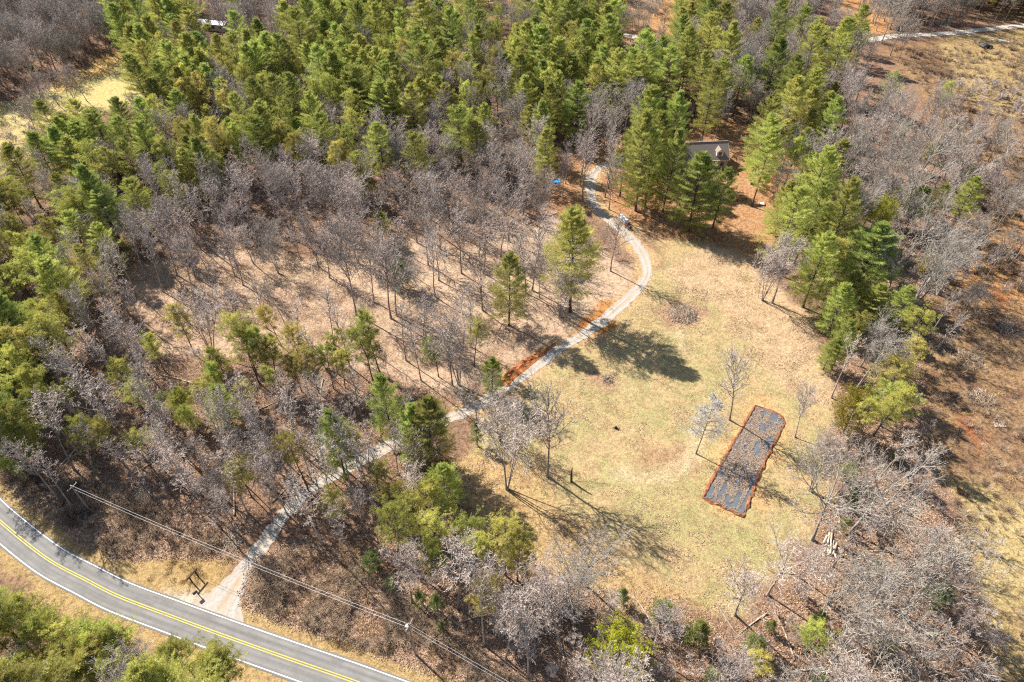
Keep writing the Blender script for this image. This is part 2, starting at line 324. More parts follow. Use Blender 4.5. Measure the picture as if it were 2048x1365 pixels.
def road_mat(name, c1, c2, worn, cols, centre, width, amount, sc=2.0, rough=0.9, bump=0.4):
    m, t, b, o = new_mat(name); uv = N(t, 'ShaderNodeUVMap', uv_map='along'); sep = N(t, 'ShaderNodeSeparateXYZ'); t.links.new(uv.outputs[0], sep.inputs[0])
    pos = N(t, 'ShaderNodeNewGeometry').outputs['Position']
    n1 = N(t, 'ShaderNodeTexNoise', Scale=sc, Detail=8.0, Roughness=0.75); t.links.new(pos, n1.inputs['Vector'])
    n2 = N(t, 'ShaderNodeTexNoise', Scale=0.35, Detail=4.0); t.links.new(pos, n2.inputs['Vector'])
    r = N(t, 'ShaderNodeValToRGB'); r.color_ramp.elements[0].position = 0.3; r.color_ramp.elements[1].position = 0.7
    r.color_ramp.elements[0].color = c4(c1); r.color_ramp.elements[1].color = c4(c2); t.links.new(n1.outputs['Fac'], r.inputs['Fac']); col = r.outputs[0]
    ab = N(t, 'ShaderNodeMath', operation='ABSOLUTE'); t.links.new(sep.outputs['Y'], ab.inputs[0]); tot = None
    for cc in centre:                                   # worn bands at these distances from the middle
        s_ = N(t, 'ShaderNodeMath', operation='SUBTRACT'); s_.inputs[1].default_value = cc; t.links.new(ab.outputs[0], s_.inputs[0])
        a2 = N(t, 'ShaderNodeMath', operation='ABSOLUTE'); t.links.new(s_.outputs[0], a2.inputs[0])
        mr = N(t, 'ShaderNodeMapRange'); mr.inputs['From Min'].default_value = width; mr.inputs['From Max'].default_value = 0.0; t.links.new(a2.outputs[0], mr.inputs['Value'])
        if tot is None: tot = mr.outputs[0]
        else:
            ad = N(t, 'ShaderNodeMath', operation='MAXIMUM'); t.links.new(tot, ad.inputs[0]); t.links.new(mr.outputs[0], ad.inputs[1]); tot = ad.outputs[0]
    r2 = N(t, 'ShaderNodeMapRange'); r2.inputs['From Min'].default_value = 0.3; r2.inputs['From Max'].default_value = 0.65; t.links.new(n2.outputs['Fac'], r2.inputs['Value'])
    mu = N(t, 'ShaderNodeMath', operation='MULTIPLY'); t.links.new(tot, mu.inputs[0]); t.links.new(r2.outputs[0], mu.inputs[1])
    m2 = N(t, 'ShaderNodeMath', operation='MULTIPLY'); m2.inputs[1].default_value = amount; t.links.new(mu.outputs[0], m2.inputs[0])
    mp = N(t, 'ShaderNodeMapping'); mp.inputs['Scale'].default_value = (0.05, 2.6, 1); t.links.new(uv.outputs[0], mp.inputs['Vector'])
    n3 = N(t, 'ShaderNodeTexNoise', Scale=1.0, Detail=6.0, Roughness=0.7); t.links.new(mp.outputs[0], n3.inputs['Vector'])
    r3 = N(t, 'ShaderNodeMapRange'); r3.inputs['From Min'].default_value = 0.3; r3.inputs['From Max'].default_value = 0.7; r3.inputs['To Min'].default_value = 0.74; r3.inputs['To Max'].default_value = 1.22; t.links.new(n3.outputs['Fac'], r3.inputs['Value'])
    h3 = N(t, 'ShaderNodeHueSaturation'); t.links.new(r3.outputs[0], h3.inputs['Value']); t.links.new(col, h3.inputs['Color']); col = h3.outputs[0]
    mx = N(t, 'ShaderNodeMix', data_type='RGBA'); t.links.new(m2.outputs[0], mx.inputs['Factor']); t.links.new(col, mx.inputs['A']); mx.inputs['B'].default_value = c4(worn)
    t.links.new(mx.outputs['Result'], b.inputs['Base Color']); b.inputs['Roughness'].default_value = rough; b.inputs['Specular IOR Level'].default_value = 0.25
    bp = N(t, 'ShaderNodeBump', Strength=bump, Distance=0.04); t.links.new(n1.outputs['Fac'], bp.inputs['Height']); t.links.new(bp.outputs[0], b.inputs['Normal'])
    return m
M['asphalt'] = road_mat('asphalt', (0.135,0.128,0.123), (0.185,0.176,0.168), (0.25,0.24,0.225), None, (0.75, 1.9), 0.5, 0.75, 1.3, 0.9, 0.2)
M['gravel'] = road_mat('pale_gravel', (0.27,0.24,0.205), (0.44,0.40,0.355), (0.33,0.235,0.14), None, (0.0, 1.45), 0.5, 0.95, 2.2, 0.95, 0.8)
M['gravel_lane'] = road_mat('lane_gravel', (0.38,0.335,0.275), (0.52,0.47,0.40), (0.44,0.36,0.25), None, (0.0,), 0.5, 0.3, 1.2, 0.95, 0.6)
M['yellow_line'] = noise_mat('yellow_line_paint', (0.30,0.23,0.08), (0.62,0.45,0.06), 2.2, 0.7, 0, coord='World', lo=0.30, hi=0.46)
M['white_line'] = noise_mat('white_line_paint', (0.34,0.33,0.31), (0.72,0.71,0.68), 2.2, 0.7, 0, coord='World', lo=0.30, hi=0.48)
HW = 2.52
road = tag(strip('road', ROAD, [-HW-0.34, -1.9, -0.9, 0, 0.9, 1.9, HW+0.34], 0.05, M['asphalt'], edge=0.07), kind='structure')
strip('centre_line', ROAD, [-0.235, -0.105], 0.058, M['yellow_line'], road); strip('centre_line', ROAD, [0.105, 0.235], 0.058, M['yellow_line'], road)
strip('edge_line', ROAD, [-HW-0.075, -HW+0.075], 0.058, M['white_line'], road); strip('edge_line', ROAD, [HW-0.075, HW+0.075], 0.058, M['white_line'], road)
wid = lambda f: 1.0 + 2.6*max(0, (0.045-f)/0.045)**1.6 + 0.12*math.sin(f*40)
tag(strip('gravel_drive', DRIVE, [-1.4, -0.85, -0.3, 0.3, 0.85, 1.4], 0.035, M['gravel'], edge=0.40, widen=wid), kind='structure')
tag(strip('gravel_lane', LANE, [-2.1, -1, 0, 1, 2.1], 0.06, M['gravel_lane'], edge=0.5), kind='structure')

# ------------------------------------------------------------------ tree building blocks (arrays)
def unit(v): return v/np.maximum(np.linalg.norm(v, axis=-1, keepdims=True), 1e-9)
def frames(d):
    ref = np.where(np.abs(d[...,2:3]) > 0.9, np.array([1.0,0,0]), np.array([0,0,1.0])); u = unit(np.cross(d, ref)); return u, np.cross(d, u)
class Geo:
    def __init__(s): s.V = []; s.T = []; s.n = 0
    def add(s, V, T): s.V.append(V.reshape(-1,3)); s.T.append(T.reshape(-1,3)+s.n); s.n += V.size//3
    def tubes(s, P, Rr, k):                             # P (N,m,3) centre lines, Rr (N,m) radii
        Nn, m_, _ = P.shape; d = unit(P[:,-1]-P[:,0]); u, w = frames(d); a = 2*PI*np.arange(k)/k
        if k == 2: a = np.array([0, PI]) + 0
        ring = u[:,None,None,:]*np.cos(a)[None,None,:,None] + w[:,None,None,:]*np.sin(a)[None,None,:,None]
        V = P[:,:,None,:] + ring*Rr[:,:,None,None]
        b = (np.arange(Nn)*m_*k)[:,None,None] + (np.arange(m_-1)*k)[None,:,None]
        kk = k if k > 2 else 1; i = np.arange(kk)[None,None,:]; j = (i+1) % k
        A = b+i; Bq = b+j; C_ = b+k+j; D_ = b+k+i
        T = np.stack([np.stack([A,Bq,C_],-1), np.stack([A,C_,D_],-1)], -2); s.add(V, T)
    def tufts(s, P, D, Ln, Wd, n, spread=0.7):          # fans of narrow leaves
        Nn = len(P); tip = unit(D[:,None,:] + spread*RNG.normal(size=(Nn,n,3)))*(np.asarray(Ln).reshape(-1,1,1)*RNG.uniform(0.7,1.15,(Nn,n,1)))
        sd = unit(np.cross(tip, RNG.normal(size=(Nn,n,3))))*np.asarray(Wd).reshape(-1,1,1)
        p = P[:,None,:]; V = np.stack([p-sd*0.35+tip*0.12, p+sd+tip*0.45, p+tip], -2)
        T = np.arange(Nn*n*3).reshape(-1,3); s.add(V, T)
    def out(s): return np.concatenate(s.V), np.concatenate(s.T)
def lines(st, d, ln, nseg, wig, lift):
    Nn = len(st); P = np.zeros((Nn,nseg+1,3)); P[:,0] = st; cur = d.copy()
    for i in range(nseg):
        cur = unit(cur + wig*RNG.normal(size=(Nn,3)) + np.array([0,0,1.0])*lift); P[:,i+1] = P[:,i] + cur*(ln/nseg)[:,None]
    return P
def children(P, ln, m_, t0, t1, ang, sa, ratio, taper=0.6):
    Nn, q, _ = P.shape; tt = t0 + (t1-t0)*((np.arange(m_)[None,:]+RNG.uniform(0,1,(Nn,m_)))/m_); x = tt*(q-1)
    i = np.clip(x.astype(int), 0, q-2); f = (x-i)[...,None]; r = np.arange(Nn)[:,None]
    st = P[r,i]*(1-f)+P[r,i+1]*f; pd = unit(P[r,i+1]-P[r,i]); u, w = frames(pd)
    az = RNG.uniform(0, 2*PI, (Nn,1,1)) + np.arange(m_)[None,:,None]*2.4 + RNG.normal(0,0.4,(Nn,m_,1)); an = np.abs(RNG.normal(ang, sa, (Nn,m_,1)))
    d = unit(pd*np.cos(an) + (u*np.cos(az)+w*np.sin(az))*np.sin(an)); L = ln[:,None]*ratio*(1-taper*tt)*RNG.uniform(0.7,1.25,(Nn,m_))
    return st.reshape(-1,3), d.reshape(-1,3), L.reshape(-1), tt.reshape(-1)
rad = lambda r0, r1, m_: np.asarray(r0)[:,None]*(1-np.linspace(0,1,m_)) + np.asarray(r1)[:,None]*np.linspace(0,1,m_)

def bare_tree(h, style, dens=1.0, thick=1.0):
    """leafless tree: trunk geometry (trunk, limbs, boughs) and crown geometry (fine twigs)"""
    tr, cr = Geo(), Geo(); st = np.zeros((1,3)); r0 = 0.0105*h*thick
    if style == 'oval':
        tl = h*0.92; Pt = lines(st, np.array([[0.03*RNG.normal(),0.03*RNG.normal(),1.0]]), np.array([tl]), 9, 0.035, 0.02)
        nb = int(24*dens); s1, d1, l1, t1 = children(Pt, np.array([h*0.32]), nb, 0.38, 0.99, R(46), R(9), 1.0, 0.0)
        prof = np.interp(t1, [0.38,0.55,0.75,1.0], [0.65,1.0,0.85,0.42]); l1 = l1*prof; lift = 0.16
    elif style == 'slim':
        tl = h*0.94; Pt = lines(st, np.array([[0.03*RNG.normal(),0.03*RNG.normal(),1.0]]), np.array([tl]), 9, 0.03, 0.02); r0 *= 0.85
        nb = int(17*dens); s1, d1, l1, t1 = children(Pt, np.array([h*0.215]), nb, 0.42, 0.99, R(40), R(10), 1.0, 0.0); l1 = l1*np.interp(t1, [0.42,0.65,0.8,1.0], [0.55,1.0,0.9,0.5]); lift = 0.14
    elif style == 'spread':
        tl = h*0.55; Pt = lines(st, np.array([[0.06*RNG.normal(),0.06*RNG.normal(),1.0]]), np.array([tl]), 6, 0.05, 0.01)
        nb = int(11*dens)+1; s1, d1, l1, t1 = children(Pt, np.array([h*0.50]), nb, 0.58, 1.0, R(44), R(12), 1.0, 0.0); lift = 0.10
        l1 = l1*np.interp(t1, [0.58,1.0], [0.75,1.05])
    elif style == 'cone':
        tl = h; Pt = lines(st, np.array([[0.02,0.0,1.0]]), np.array([tl]), 9, 0.02, 0.02)
        nb = int(46*dens); s1, d1, l1, t1 = children(Pt, np.array([h*0.30]), nb, 0.25, 0.99, R(70), R(8), 1.0, 0.0); l1 = l1*np.interp(t1, [0.25,0.4,1.0], [0.8,1.0,0.18]); lift = 0.03
    else:                                               # several stems from one foot
        ns = 4; a = RNG.uniform(0, 2*PI)+np.arange(ns)*2*PI/ns; tl = h*0.8
        d0 = np.stack([0.16*np.cos(a), 0.16*np.sin(a), np.ones(ns)], 1); Pt = lines(np.zeros((ns,3))+d0*np.array([0.8,0.8,0]), unit(d0), np.full(ns, tl)*RNG.uniform(0.8,1.05,ns), 8, 0.045, 0.0)
        s1, d1, l1, t1 = children(Pt, np.full(ns, h*0.30), int(9*dens), 0.42, 0.99, R(46), R(10), 1.0, 0.0); lift = 0.13; r0 *= 0.62
    n2, n3 = (5, 4) if style == 'slim' else (7, 5)
    Nt = len(Pt); rr = rad(np.full(Nt, r0), np.full(Nt, r0*(0.12 if style != 'spread' else 0.5)), Pt.shape[1]); rr[:,0] *= 1.5
    tr.tubes(Pt, rr, 8)
    P1 = lines(s1, d1, l1, 5, 0.10, lift); tr.tubes(P1, rad(r0*0.50*np.sqrt(l1/l1.max()), np.full(len(l1), r0*0.08), 6), 5)
    s2, d2, l2, t2 = children(P1, l1, n2, 0.18, 1.0, R(42), R(12), 0.52, 0.55); P2 = lines(s2, d2, l2, 4, 0.13, lift*0.8)
    tr.tubes(P2, rad(np.full(len(l2), r0*0.20), np.full(len(l2), r0*0.085), 5), 3)
    s3, d3, l3, t3 = children(P2, l2, n3, 0.15, 1.0, R(42), R(14), 0.55, 0.5); P3 = lines(s3, d3, l3, 3, 0.15, lift*0.7)
    cr.tubes(P3, rad(np.full(len(l3), 0.030), np.full(len(l3), 0.018), 4), 3)
    s4, d4, l4, t4 = children(P3, np.maximum(l3, 0.5), 2, 0.25, 1.0, R(40), R(15), 0.62, 0.3); P4 = lines(s4, d4, l4, 2, 0.18, lift*0.6)
    cr.tubes(P4, rad(np.full(len(l4), 0.024), np.full(len(l4), 0.012), 3), 2)
    return tr.out(), cr.out()

def white_pine(h, wid, full=1.0, low=0.22, shag=1.0):
    """conical soft pine: whorls of near-level boughs, plumes of needles"""
    tr, cr = Geo(), Geo(); Pt = lines(np.zeros((1,3)), np.array([[0.015,0,1.0]]), np.array([h*0.985]), 10, 0.012, 0.02)
    rr = rad([0.0125*h], [0.015], 11); rr[:,0] *= 1.35; tr.tubes(Pt, rr, 8)
    zs = []; z = low*h
    while z < h*0.985: zs.append(z); z += (1.30-0.65*z/h)*RNG.uniform(0.75,1.2)
    S_, D_, L_ = [], [], []
    for z in zs:
        f = (z/h-low)/(1-low); k = RNG.integers(4, 7); a0 = RNG.uniform(0, 2*PI)
        rmax = wid*(np.interp(f, [0,0.12,0.35,0.7,0.92,1.0], [0.70,0.92,1.0,0.70,0.30,0.08]))
        for j in range(k):
            if RNG.random() > full: continue
            a = a0 + j*2*PI/k + RNG.normal(0,0.18); el = R(np.interp(f, [0,0.5,1.0], [-6, 14, 48])+RNG.normal(0,6)); x = z/h*10/0.985; i = min(int(x), 9)
            c = Pt[0,i]+(Pt[0,i+1]-Pt[0,i])*min(x-i,1)
            S_.append(c); D_.append((math.cos(a)*math.cos(el), math.sin(a)*math.cos(el), math.sin(el))); L_.append(rmax*RNG.uniform(0.6,1.2))
    S_, D_, L_ = np.array(S_), np.array(D_), np.array(L_); P1 = lines(S_, D_, L_, 5, 0.05, 0.055)
    tr.tubes(P1, rad(0.012+0.013*L_, np.full(len(L_), 0.012), 6), 4)
    # side sprays lie mostly in the plane of the bough
    m_ = 19; Nn = len(S_); tt = 0.28+0.72*((np.arange(m_)[None,:]+RNG.uniform(0,1,(Nn,m_)))/m_); x = tt*5; i = np.clip(x.astype(int),0,4); f = (x-i)[...,None]; r = np.arange(Nn)[:,None]
    st = P1[r,i]*(1-f)+P1[r,i+1]*f; pd = unit(P1[r,i+1]-P1[r,i]); side = unit(np.cross(pd, np.array([0,0,1.0])))*np.where(np.arange(m_) % 2, 1, -1)[None,:,None]
    d2 = unit(pd*0.8+side*RNG.uniform(0.45,1.0,(Nn,m_,1))+np.array([0,0,1.0])*RNG.uniform(0.0,0.4,(Nn,m_,1))); l2 = (0.34*L_[:,None]*(1.15-0.75*tt)*RNG.uniform(0.7,1.3,(Nn,m_))+0.25)
    st, d2, l2 = st.reshape(-1,3), d2.reshape(-1,3), l2.reshape(-1); q = 5
    fr = (np.arange(q)+0.6)/q; P = (st[:,None,:]+d2[:,None,:]*(l2[:,None]*fr)[...,None]).reshape(-1,3); Dq = np.repeat(d2, q, 0)
    kp = RNG.random(len(P)) < np.clip(np.repeat(np.repeat(L_, m_), q)/2.4, 0.12, 1.0); P, Dq = P[kp], Dq[kp]
    P = P + RNG.normal(0,0.06,P.shape); cr.tufts(P, unit(Dq+np.array([0,0,0.25])), np.full(len(P), 0.52*shag), np.full(len(P), 0.045), 6, 0.5)
    topP = Pt[0,-2]+(Pt[0,-1]-Pt[0,-2])*np.linspace(0.4,1.05,6)[:,None]; cr.tufts(topP, np.tile((0,0,1.0),(6,1)), np.full(6,0.5), np.full(6,0.04), 5, 0.5)
    return tr.out(), cr.out()

def scrub_pine(h, wid, low=0.52, nb=34, lush=1.0):
    """tall thin trunk with an irregular clumpy crown"""
    tr, cr = Geo(), Geo(); Pt = lines(np.zeros((1,3)), np.array([[0.03*RNG.normal(),0.03*RNG.normal(),1.0]]), np.array([h*0.97]), 9, 0.03, 0.02)
    rr = rad([0.0085*h], [0.03], 10); rr[:,0] *= 1.35; tr.tubes(Pt, rr, 7)
    s1, d1, l1, t1 = children(Pt, np.array([wid]), nb, low, 0.995, R(66), R(15), 1.0, 0.0); f = (t1-low)/(1-low)
    l1 = l1*np.interp(f, [0,0.15,0.5,0.8,1.0], [0.55,0.9,1.0,0.72,0.30])*RNG.uniform(0.55,1.2,len(l1)); P1 = lines(s1, d1, l1, 4, 0.12, 0.06)
    tr.tubes(P1, rad(0.012+0.011*l1, np.full(len(l1), 0.012), 5), 4)
    s2, d2, l2, t2 = children(P1, l1, 7, 0.35, 1.0, R(48), R(14), 0.42, 0.45); P2 = lines(s2, d2, l2, 2, 0.15, 0.14); tr.tubes(P2, np.tile((0.016,0.012,0.007),(len(l2),1)), 3)
    q = int(9*lush); fr = RNG.uniform(0.35,1.05,(len(l2),q,1)); i1 = P2[:,0][:,None]*(1-fr)+P2[:,2][:,None]*fr; C_ = i1 + RNG.normal(0,0.17,(len(l2),q,3))
    D_ = unit(np.repeat(d2[:,None],q,1)*0.7+RNG.normal(0,0.5,C_.shape)+np.array([0,0,0.55])); C_, D_ = C_.reshape(-1,3), D_.reshape(-1,3)
    cr.tufts(C_, D_, np.full(len(C_), 0.40), np.full(len(C_), 0.045), 6, 0.75)
    # dead stubs under the crown
    s3, d3, l3, _ = children(Pt, np.array([wid*0.5]), 12, 0.22, low, R(82), R(10), 1.0, 0.0); P3 = lines(s3, d3, l3, 2, 0.12, -0.02); tr.tubes(P3, np.tile((0.022,0.015,0.007),(len(l3),1)), 3)
    return tr.out(), cr.out()

def round_evergreen(h, wid, low=0.06, nb=60, tuft=0.26, w=0.06, per=26, dome=1.0):
    """dense rounded evergreen: holly, cedar, broad shrub"""
    tr, cr = Geo(), Geo(); Pt = lines(np.zeros((1,3)), np.array([[0.02,0.02,1.0]]), np.array([h*0.9]), 6, 0.04, 0.02); rr = rad([0.016*h], [0.02], 7); tr.tubes(Pt, rr, 6)
    s1, d1, l1, t1 = children(Pt, np.array([wid]), nb, low+0.05, 1.0, R(62), R(14), 1.0, 0.0); f = (t1-low)/(1-low)
    l1 = l1*np.interp(f, [0,0.25,0.6,0.85,1.0], [0.75,1.0,0.95,0.7,0.42] if dome else [1.0,0.9,0.6,0.3,0.1]); P1 = lines(s1, d1, l1, 4, 0.12, 0.10); tr.tubes(P1, rad(0.012+0.012*l1, np.full(len(l1),0.01), 5), 3)
    s2, d2, l2, _ = children(P1, l1, 8, 0.30, 1.0, R(48), R(14), 0.34, 0.3); P2 = lines(s2, d2, l2, 2, 0.15, 0.1)
    q = max(3, per//5); fr = RNG.uniform(0.2,1.05,(len(l2),q,1)); C_ = P2[:,0][:,None]*(1-fr)+P2[:,2][:,None]*fr + RNG.normal(0,0.12,(len(l2),q,3))
    D_ = unit(RNG.normal(0,0.6,C_.shape)+np.repeat(d2[:,None],q,1)*0.6+np.array([0,0,0.4])); C_, D_ = C_.reshape(-1,3), D_.reshape(-1,3)
    cr.tufts(C_, D_, np.full(len(C_), tuft), np.full(len(C_), w), 5, 0.9)
    return tr.out(), cr.out()

# prototypes: kind -> list of (trunk mesh, crown mesh, nominal height, nominal width)
PROTO = {}
def proto(kind, gen, mt, mc, h, w):
    (tv, tt), (cv, ct) = gen
    PROTO.setdefault(kind, []).append((np_mesh(kind+'_trunk', tv, tt, [M[mt]], smooth=True), np_mesh(kind+'_crown', cv, ct, [M[mc]]), h, w, (tv, tt, cv, ct)))
for i in range(6): proto('W', white_pine(26, [6.6,6.2,6.8,6.0,7.0,5.6][i], [1.0,0.9,0.75,0.95,0.68,0.85][i], [0.10,0.15,0.22,0.30,0.18,0.36][i]), 'pine_bark', 'white_needles', 26, 5.6)
for i in range(7): proto('O', scrub_pine(20, [3.6,3.9,4.2,4.4,4.6,3.3,3.8][i], [0.44,0.52,0.58,0.48,0.40,0.62,0.35][i], [42,36,32,40,46,24,52][i], [1.15,1.15,1.0,1.1,1.15,1.2,0.85][i]), 'pine_bark', 'olive_needles', 20, 3.8)
for i in range(5): proto('H', bare_tree(20, 'oval', [1.0,0.85,1.1,0.95,0.75][i]), 'bark', 'twig', 20, 5)
for i in range(5): proto('S', bare_tree(19, 'slim', [1.0,0.85,1.1,0.75,0.95][i]), 'bark', 'twig', 19, 4)
for i in range(2): proto('S', bare_tree(19, 'slim', 0.95), 'pale_bark', 'twig', 19, 4)
for i in range(3): proto('H', bare_tree(18, 'spread', [1.0,0.9,1.1][i], 1.1), 'bark', 'twig', 18, 6)
for i in range(2): proto('H', bare_tree(18, 'stems', 1.0), 'bark', 'twig', 18, 6)
for i in range(3): proto('G', bare_tree(20, ['oval','spread','stems'][i], 1.0, 1.1), 'pale_bark', 'pale_twig', 20, 6)
proto('D', bare_tree(17, 'cone', 1.0, 0.8), 'bark', 'dead_twig', 17, 5)
for i in range(4): proto('C', round_evergreen(6, [2.0,1.7,2.4,1.6][i], 0.05, [40,26,30,34][i], 0.24, 0.05, [26,22,20,24][i], [1,0,1,0][i]), 'bark', 'bush_leaves', 6, 2.2)
proto('Y', round_evergreen(13, 5.2, 0.34, 62, 0.27, 0.06, 45), 'bark', 'bright_leaves', 13, 6)
proto('K', round_evergreen(13, 5.0, 0.04, 90, 0.34, 0.08, 26), 'bark', 'cedar_leaves', 13, 5)

# ------------------------------------------------------------------ where the trees stand
# kind, tip of the tree and foot of the tree as seen in the photograph (or tip and height in metres); optional width factor
T1 = """W 672 820 692 958 0.8|W 768 749 790 885 0.75|W 842 806 862 942 0.95|W 806 812 838 925 0.8|W 959 715 985 783 0.9|C 959 846 956 892 1.0|O 871 677 877 752|O 956 640 948 730|
G 949 752 954 842|H 1015 822 1014 978|H 1104 792 1095 952|H 987 784 1000 880|O 718 652 746 762|O 749 625 760 746|O 674 700 691 777|O 646 702 668 780|H 835 602 846 693|H 905 610 918 768|
H 774 690 779 757 0.6|W 1168 421 1140 622 1.12|W 1012 507 1018 648 1.0|C 812 500 806 573 1.3|W 763 433 765 478 1.2|H 715 342 721 482|H 759 354 762 440|H 812 380 834 484|H 690 455 713 630|
H 734 490 748 604|H 759 480 782 636|H 775 476 793 630|H 856 462 871 592|H 912 414 923 545|H 965 414 968 545|H 959 520 965 618|H 1015 351 1018 483|H 1043 290 1046 430|H 1077 329 1071 451|
H 1065 467 1064 579|H 1040 467 1052 585|H 1102 495 1120 632|H 1077 520 1079 594|H 1227 426 1221 543|H 1215 310 1218 420|H 1165 260 1166 404|H 1203 455 1204 510 0.6|H 859 332 862 440|H 912 336 915 450|
H 971 338 973 450|H 650 325 660 460|H 337 470 387 589|H 462 455 487 573|H 500 450 508 530 1.2|H 578 385 588 480|H 594 458 602 520|H 331 398 342 478|H 190 336 20|H 281 322 20|H 265 405 300 500|H 250 420 290 520|
H 578 330 20|H 531 326 20|H 635 340 20|H 375 585 428 715 1.2|O 150 376 190 512 1.5|O 165 385 205 500 1.2|O 72 458 122 565|O 28 520 75 620|O 95 600 140 705 1.2|O 60 590 110 690|O 330 610 390 712|H 460 576 474 628 0.8|
O 25 354 70 450 1.2|O 478 625 515 752|O 525 640 540 760|O 556 610 564 695|O 450 690 469 786|O 306 665 331 745|O 234 724 269 800|O 359 777 385 838 1.2|O 406 762 425 832 1.2|O 344 790 372 848|O 481 771 510 835|
C 322 787 330 818 1.2|O 622 705 640 790|O 587 712 604 785|O 203 840 245 925|O 290 871 308 920 1.2|O 56 796 16|O 53 730 18|O 25 660 20|O 6 812 18|O 469 921 12|H 419 940 11|
O 779 916 783 1003|O 865 957 853 1043 1.1|O 779 971 785 1050|O 820 998 822 1075|O 882 1022 880 1100 1.2|O 926 1042 924 1118|O 865 1080 862 1160|O 1011 1053 1011 1153|O 1039 1077 1035 1163|O 967 1070 965 1150|O 953 1159 960 1237|
Y 1218 1261 1228 1335 1.15|C 1042 1166 1042 1200|C 844 1183 846 1212|C 875 1190 876 1222|C 741 1110 748 1145|C 783 1160 786 1180|C 878 1244 880 1262|G 1189 1063 1172 1172|G 1143 1090 1134 1206|H 1157 1140 1152 1205 0.7|
H 905 1090 916 1217|H 823 1090 825 1206|C 1240 1172 1242 1205|C 1322 1203 1320 1235 1.2|H 1570 1063 1536 1189|H 1508 1118 1471 1230|H 1614 1070 1597 1153 1.1|G 1660 880 1622 985 0.9|G 1645 890 1618 983 0.7|G 1757 890 1703 1063|G 1830 960 1758 1094|G 1960 1090 1800 1235|
C 1400 1215 1385 1285 1.2|C 1508 1270 1500 1305|C 1755 1113 1745 1150|C 1696 925 1690 960 1.3|C 1700 968 1692 1010 1.3|C 1683 1025 1676 1062|C 1640 1335 1632 1372 1.3|C 1775 1270 1765 1305|
H 1545 470 1524 601 1.1|H 1577 480 1544 607 1.1|H 1522 535 1516 596 0.5|Y 1749 400 1735 500 0.85|W 1727 437 1706 580 1.5|W 1690 540 1676 640 1.1|W 1673 563 1655 668 1.0|W 1741 563 1722 660 1.1|W 1802 570 1780 655 1.1|
W 1680 631 1662 740 0.75|W 1649 669 1645 742 0.8|O 1816 617 1790 700 1.5|O 1823 665 1795 745 1.5|O 1789 710 1765 800 1.5|O 1785 771 1760 855 1.6|K 1693 771 1685 868 1.0|H 1497 706 1459 840 0.9|H 1621 788 1589 876 0.9|D 1416 792 1392 906 0.9|
G 1758 620 1735 720|G 1735 640 1720 735|W 1677 52 1662 130 1.1|W 1726 48 1712 112 1.1|W 1640 101 1622 165|W 1587 131 1570 225|W 1625 128 1610 205|W 1670 161 1650 250|W 1655 180 1632 275|W 1625 217 1605 310 0.9|W 1606 255 1590 350 0.9|
W 1576 247 1562 345 0.8|W 1670 277 1648 390|W 1526 251 1504 412 0.8|W 1414 142 1412 264 0.85|W 1392 304 1376 462 1.15|W 1426 330 1425 455 0.95|W 1344 257 1325 425 0.75|W 1277 225 1271 422 0.85|W 1292 260 1290 415 0.8|W 1542 71 1522 225|W 1501 34 1495 125|
W 1437 0 1425 115|W 1374 4 1365 105|W 1374 79 1362 190|W 1325 75 1315 195|W 1558 357 1548 470 0.9|W 1590 370 1578 482 0.9|W 1640 305 1622 440 1.0|W 1612 395 1600 500 0.9|W 1655 400 1640 505 1.0|H 1305 215 1300 262 0.9|H 1405 285 1400 310 0.7|
W 1290 60 1282 165|W 1195 70 1190 185|W 1120 120 1115 235|W 1085 205 1082 330 0.8|W 975 210 972 310|W 1050 155 1047 265|W 870 110 868 220|W 800 60 800 150|W 700 60 700 150|W 640 250 645 330|W 600 235 610 330|W 425 245 445 350 1.1|W 470 235 485 345|W 575 215 590 300|W 250 5 285 145 1.0|W 280 60 300 150|W 410 60 425 175|H 90 130 152 205 0.9|H 60 140 118 212 0.9|H 130 135 175 205|H 30 150 90 225|O 20 1195 14 1.2|O 60 1225 15 1.2|O 112 1240 14 1.1|O 168 1258 14 1.2|O 215 1272 13|O 28 1290 14 1.2|O 98 1302 14 1.3|O 158 1312 14 1.2|O 58 1338 13 1.2|O 335 1290 13 1.2|O 382 1306 13 1.2|O 425 1332 12 1.2|O 205 1340 13|O 8 1335 13|O 120 1355 13 1.2|O 455 1352 11|H 250 1300 12|H 70 1265 12|H 290 1335 11|S 655 575 668 690|S 690 600 700 735|S 720 590 735 700|S 800 600 812 720|S 830 640 842 760|S 640 640 655 745|S 590 590 600 690|S 560 560 570 650|S 900 640 905 770|S 930 590 940 690|S 520 560 535 660|O 500 660 520 770|O 545 670 560 775|O 430 720 450 805|O 660 660 676 750|O 600 660 615 760|O 380 800 405 880|O 270 760 300 845|O 130 760 170 850|O 160 830 200 915|S 585 860 626 965|S 640 850 668 925|S 690 800 712 905|S 745 790 764 882|S 560 900 600 985|S 615 905 640 990|S 668 870 690 958|S 720 860 738 932|S 772 850 788 908|S 545 925 575 1030|S 610 830 640 935|S 810 790 822 885|S 835 800 846 880|S 660 820 680 930|O 700 850 716 940|O 590 880 618 985|S 520 960 545 1045|S 575 950 605 1032"""
CODE = {}
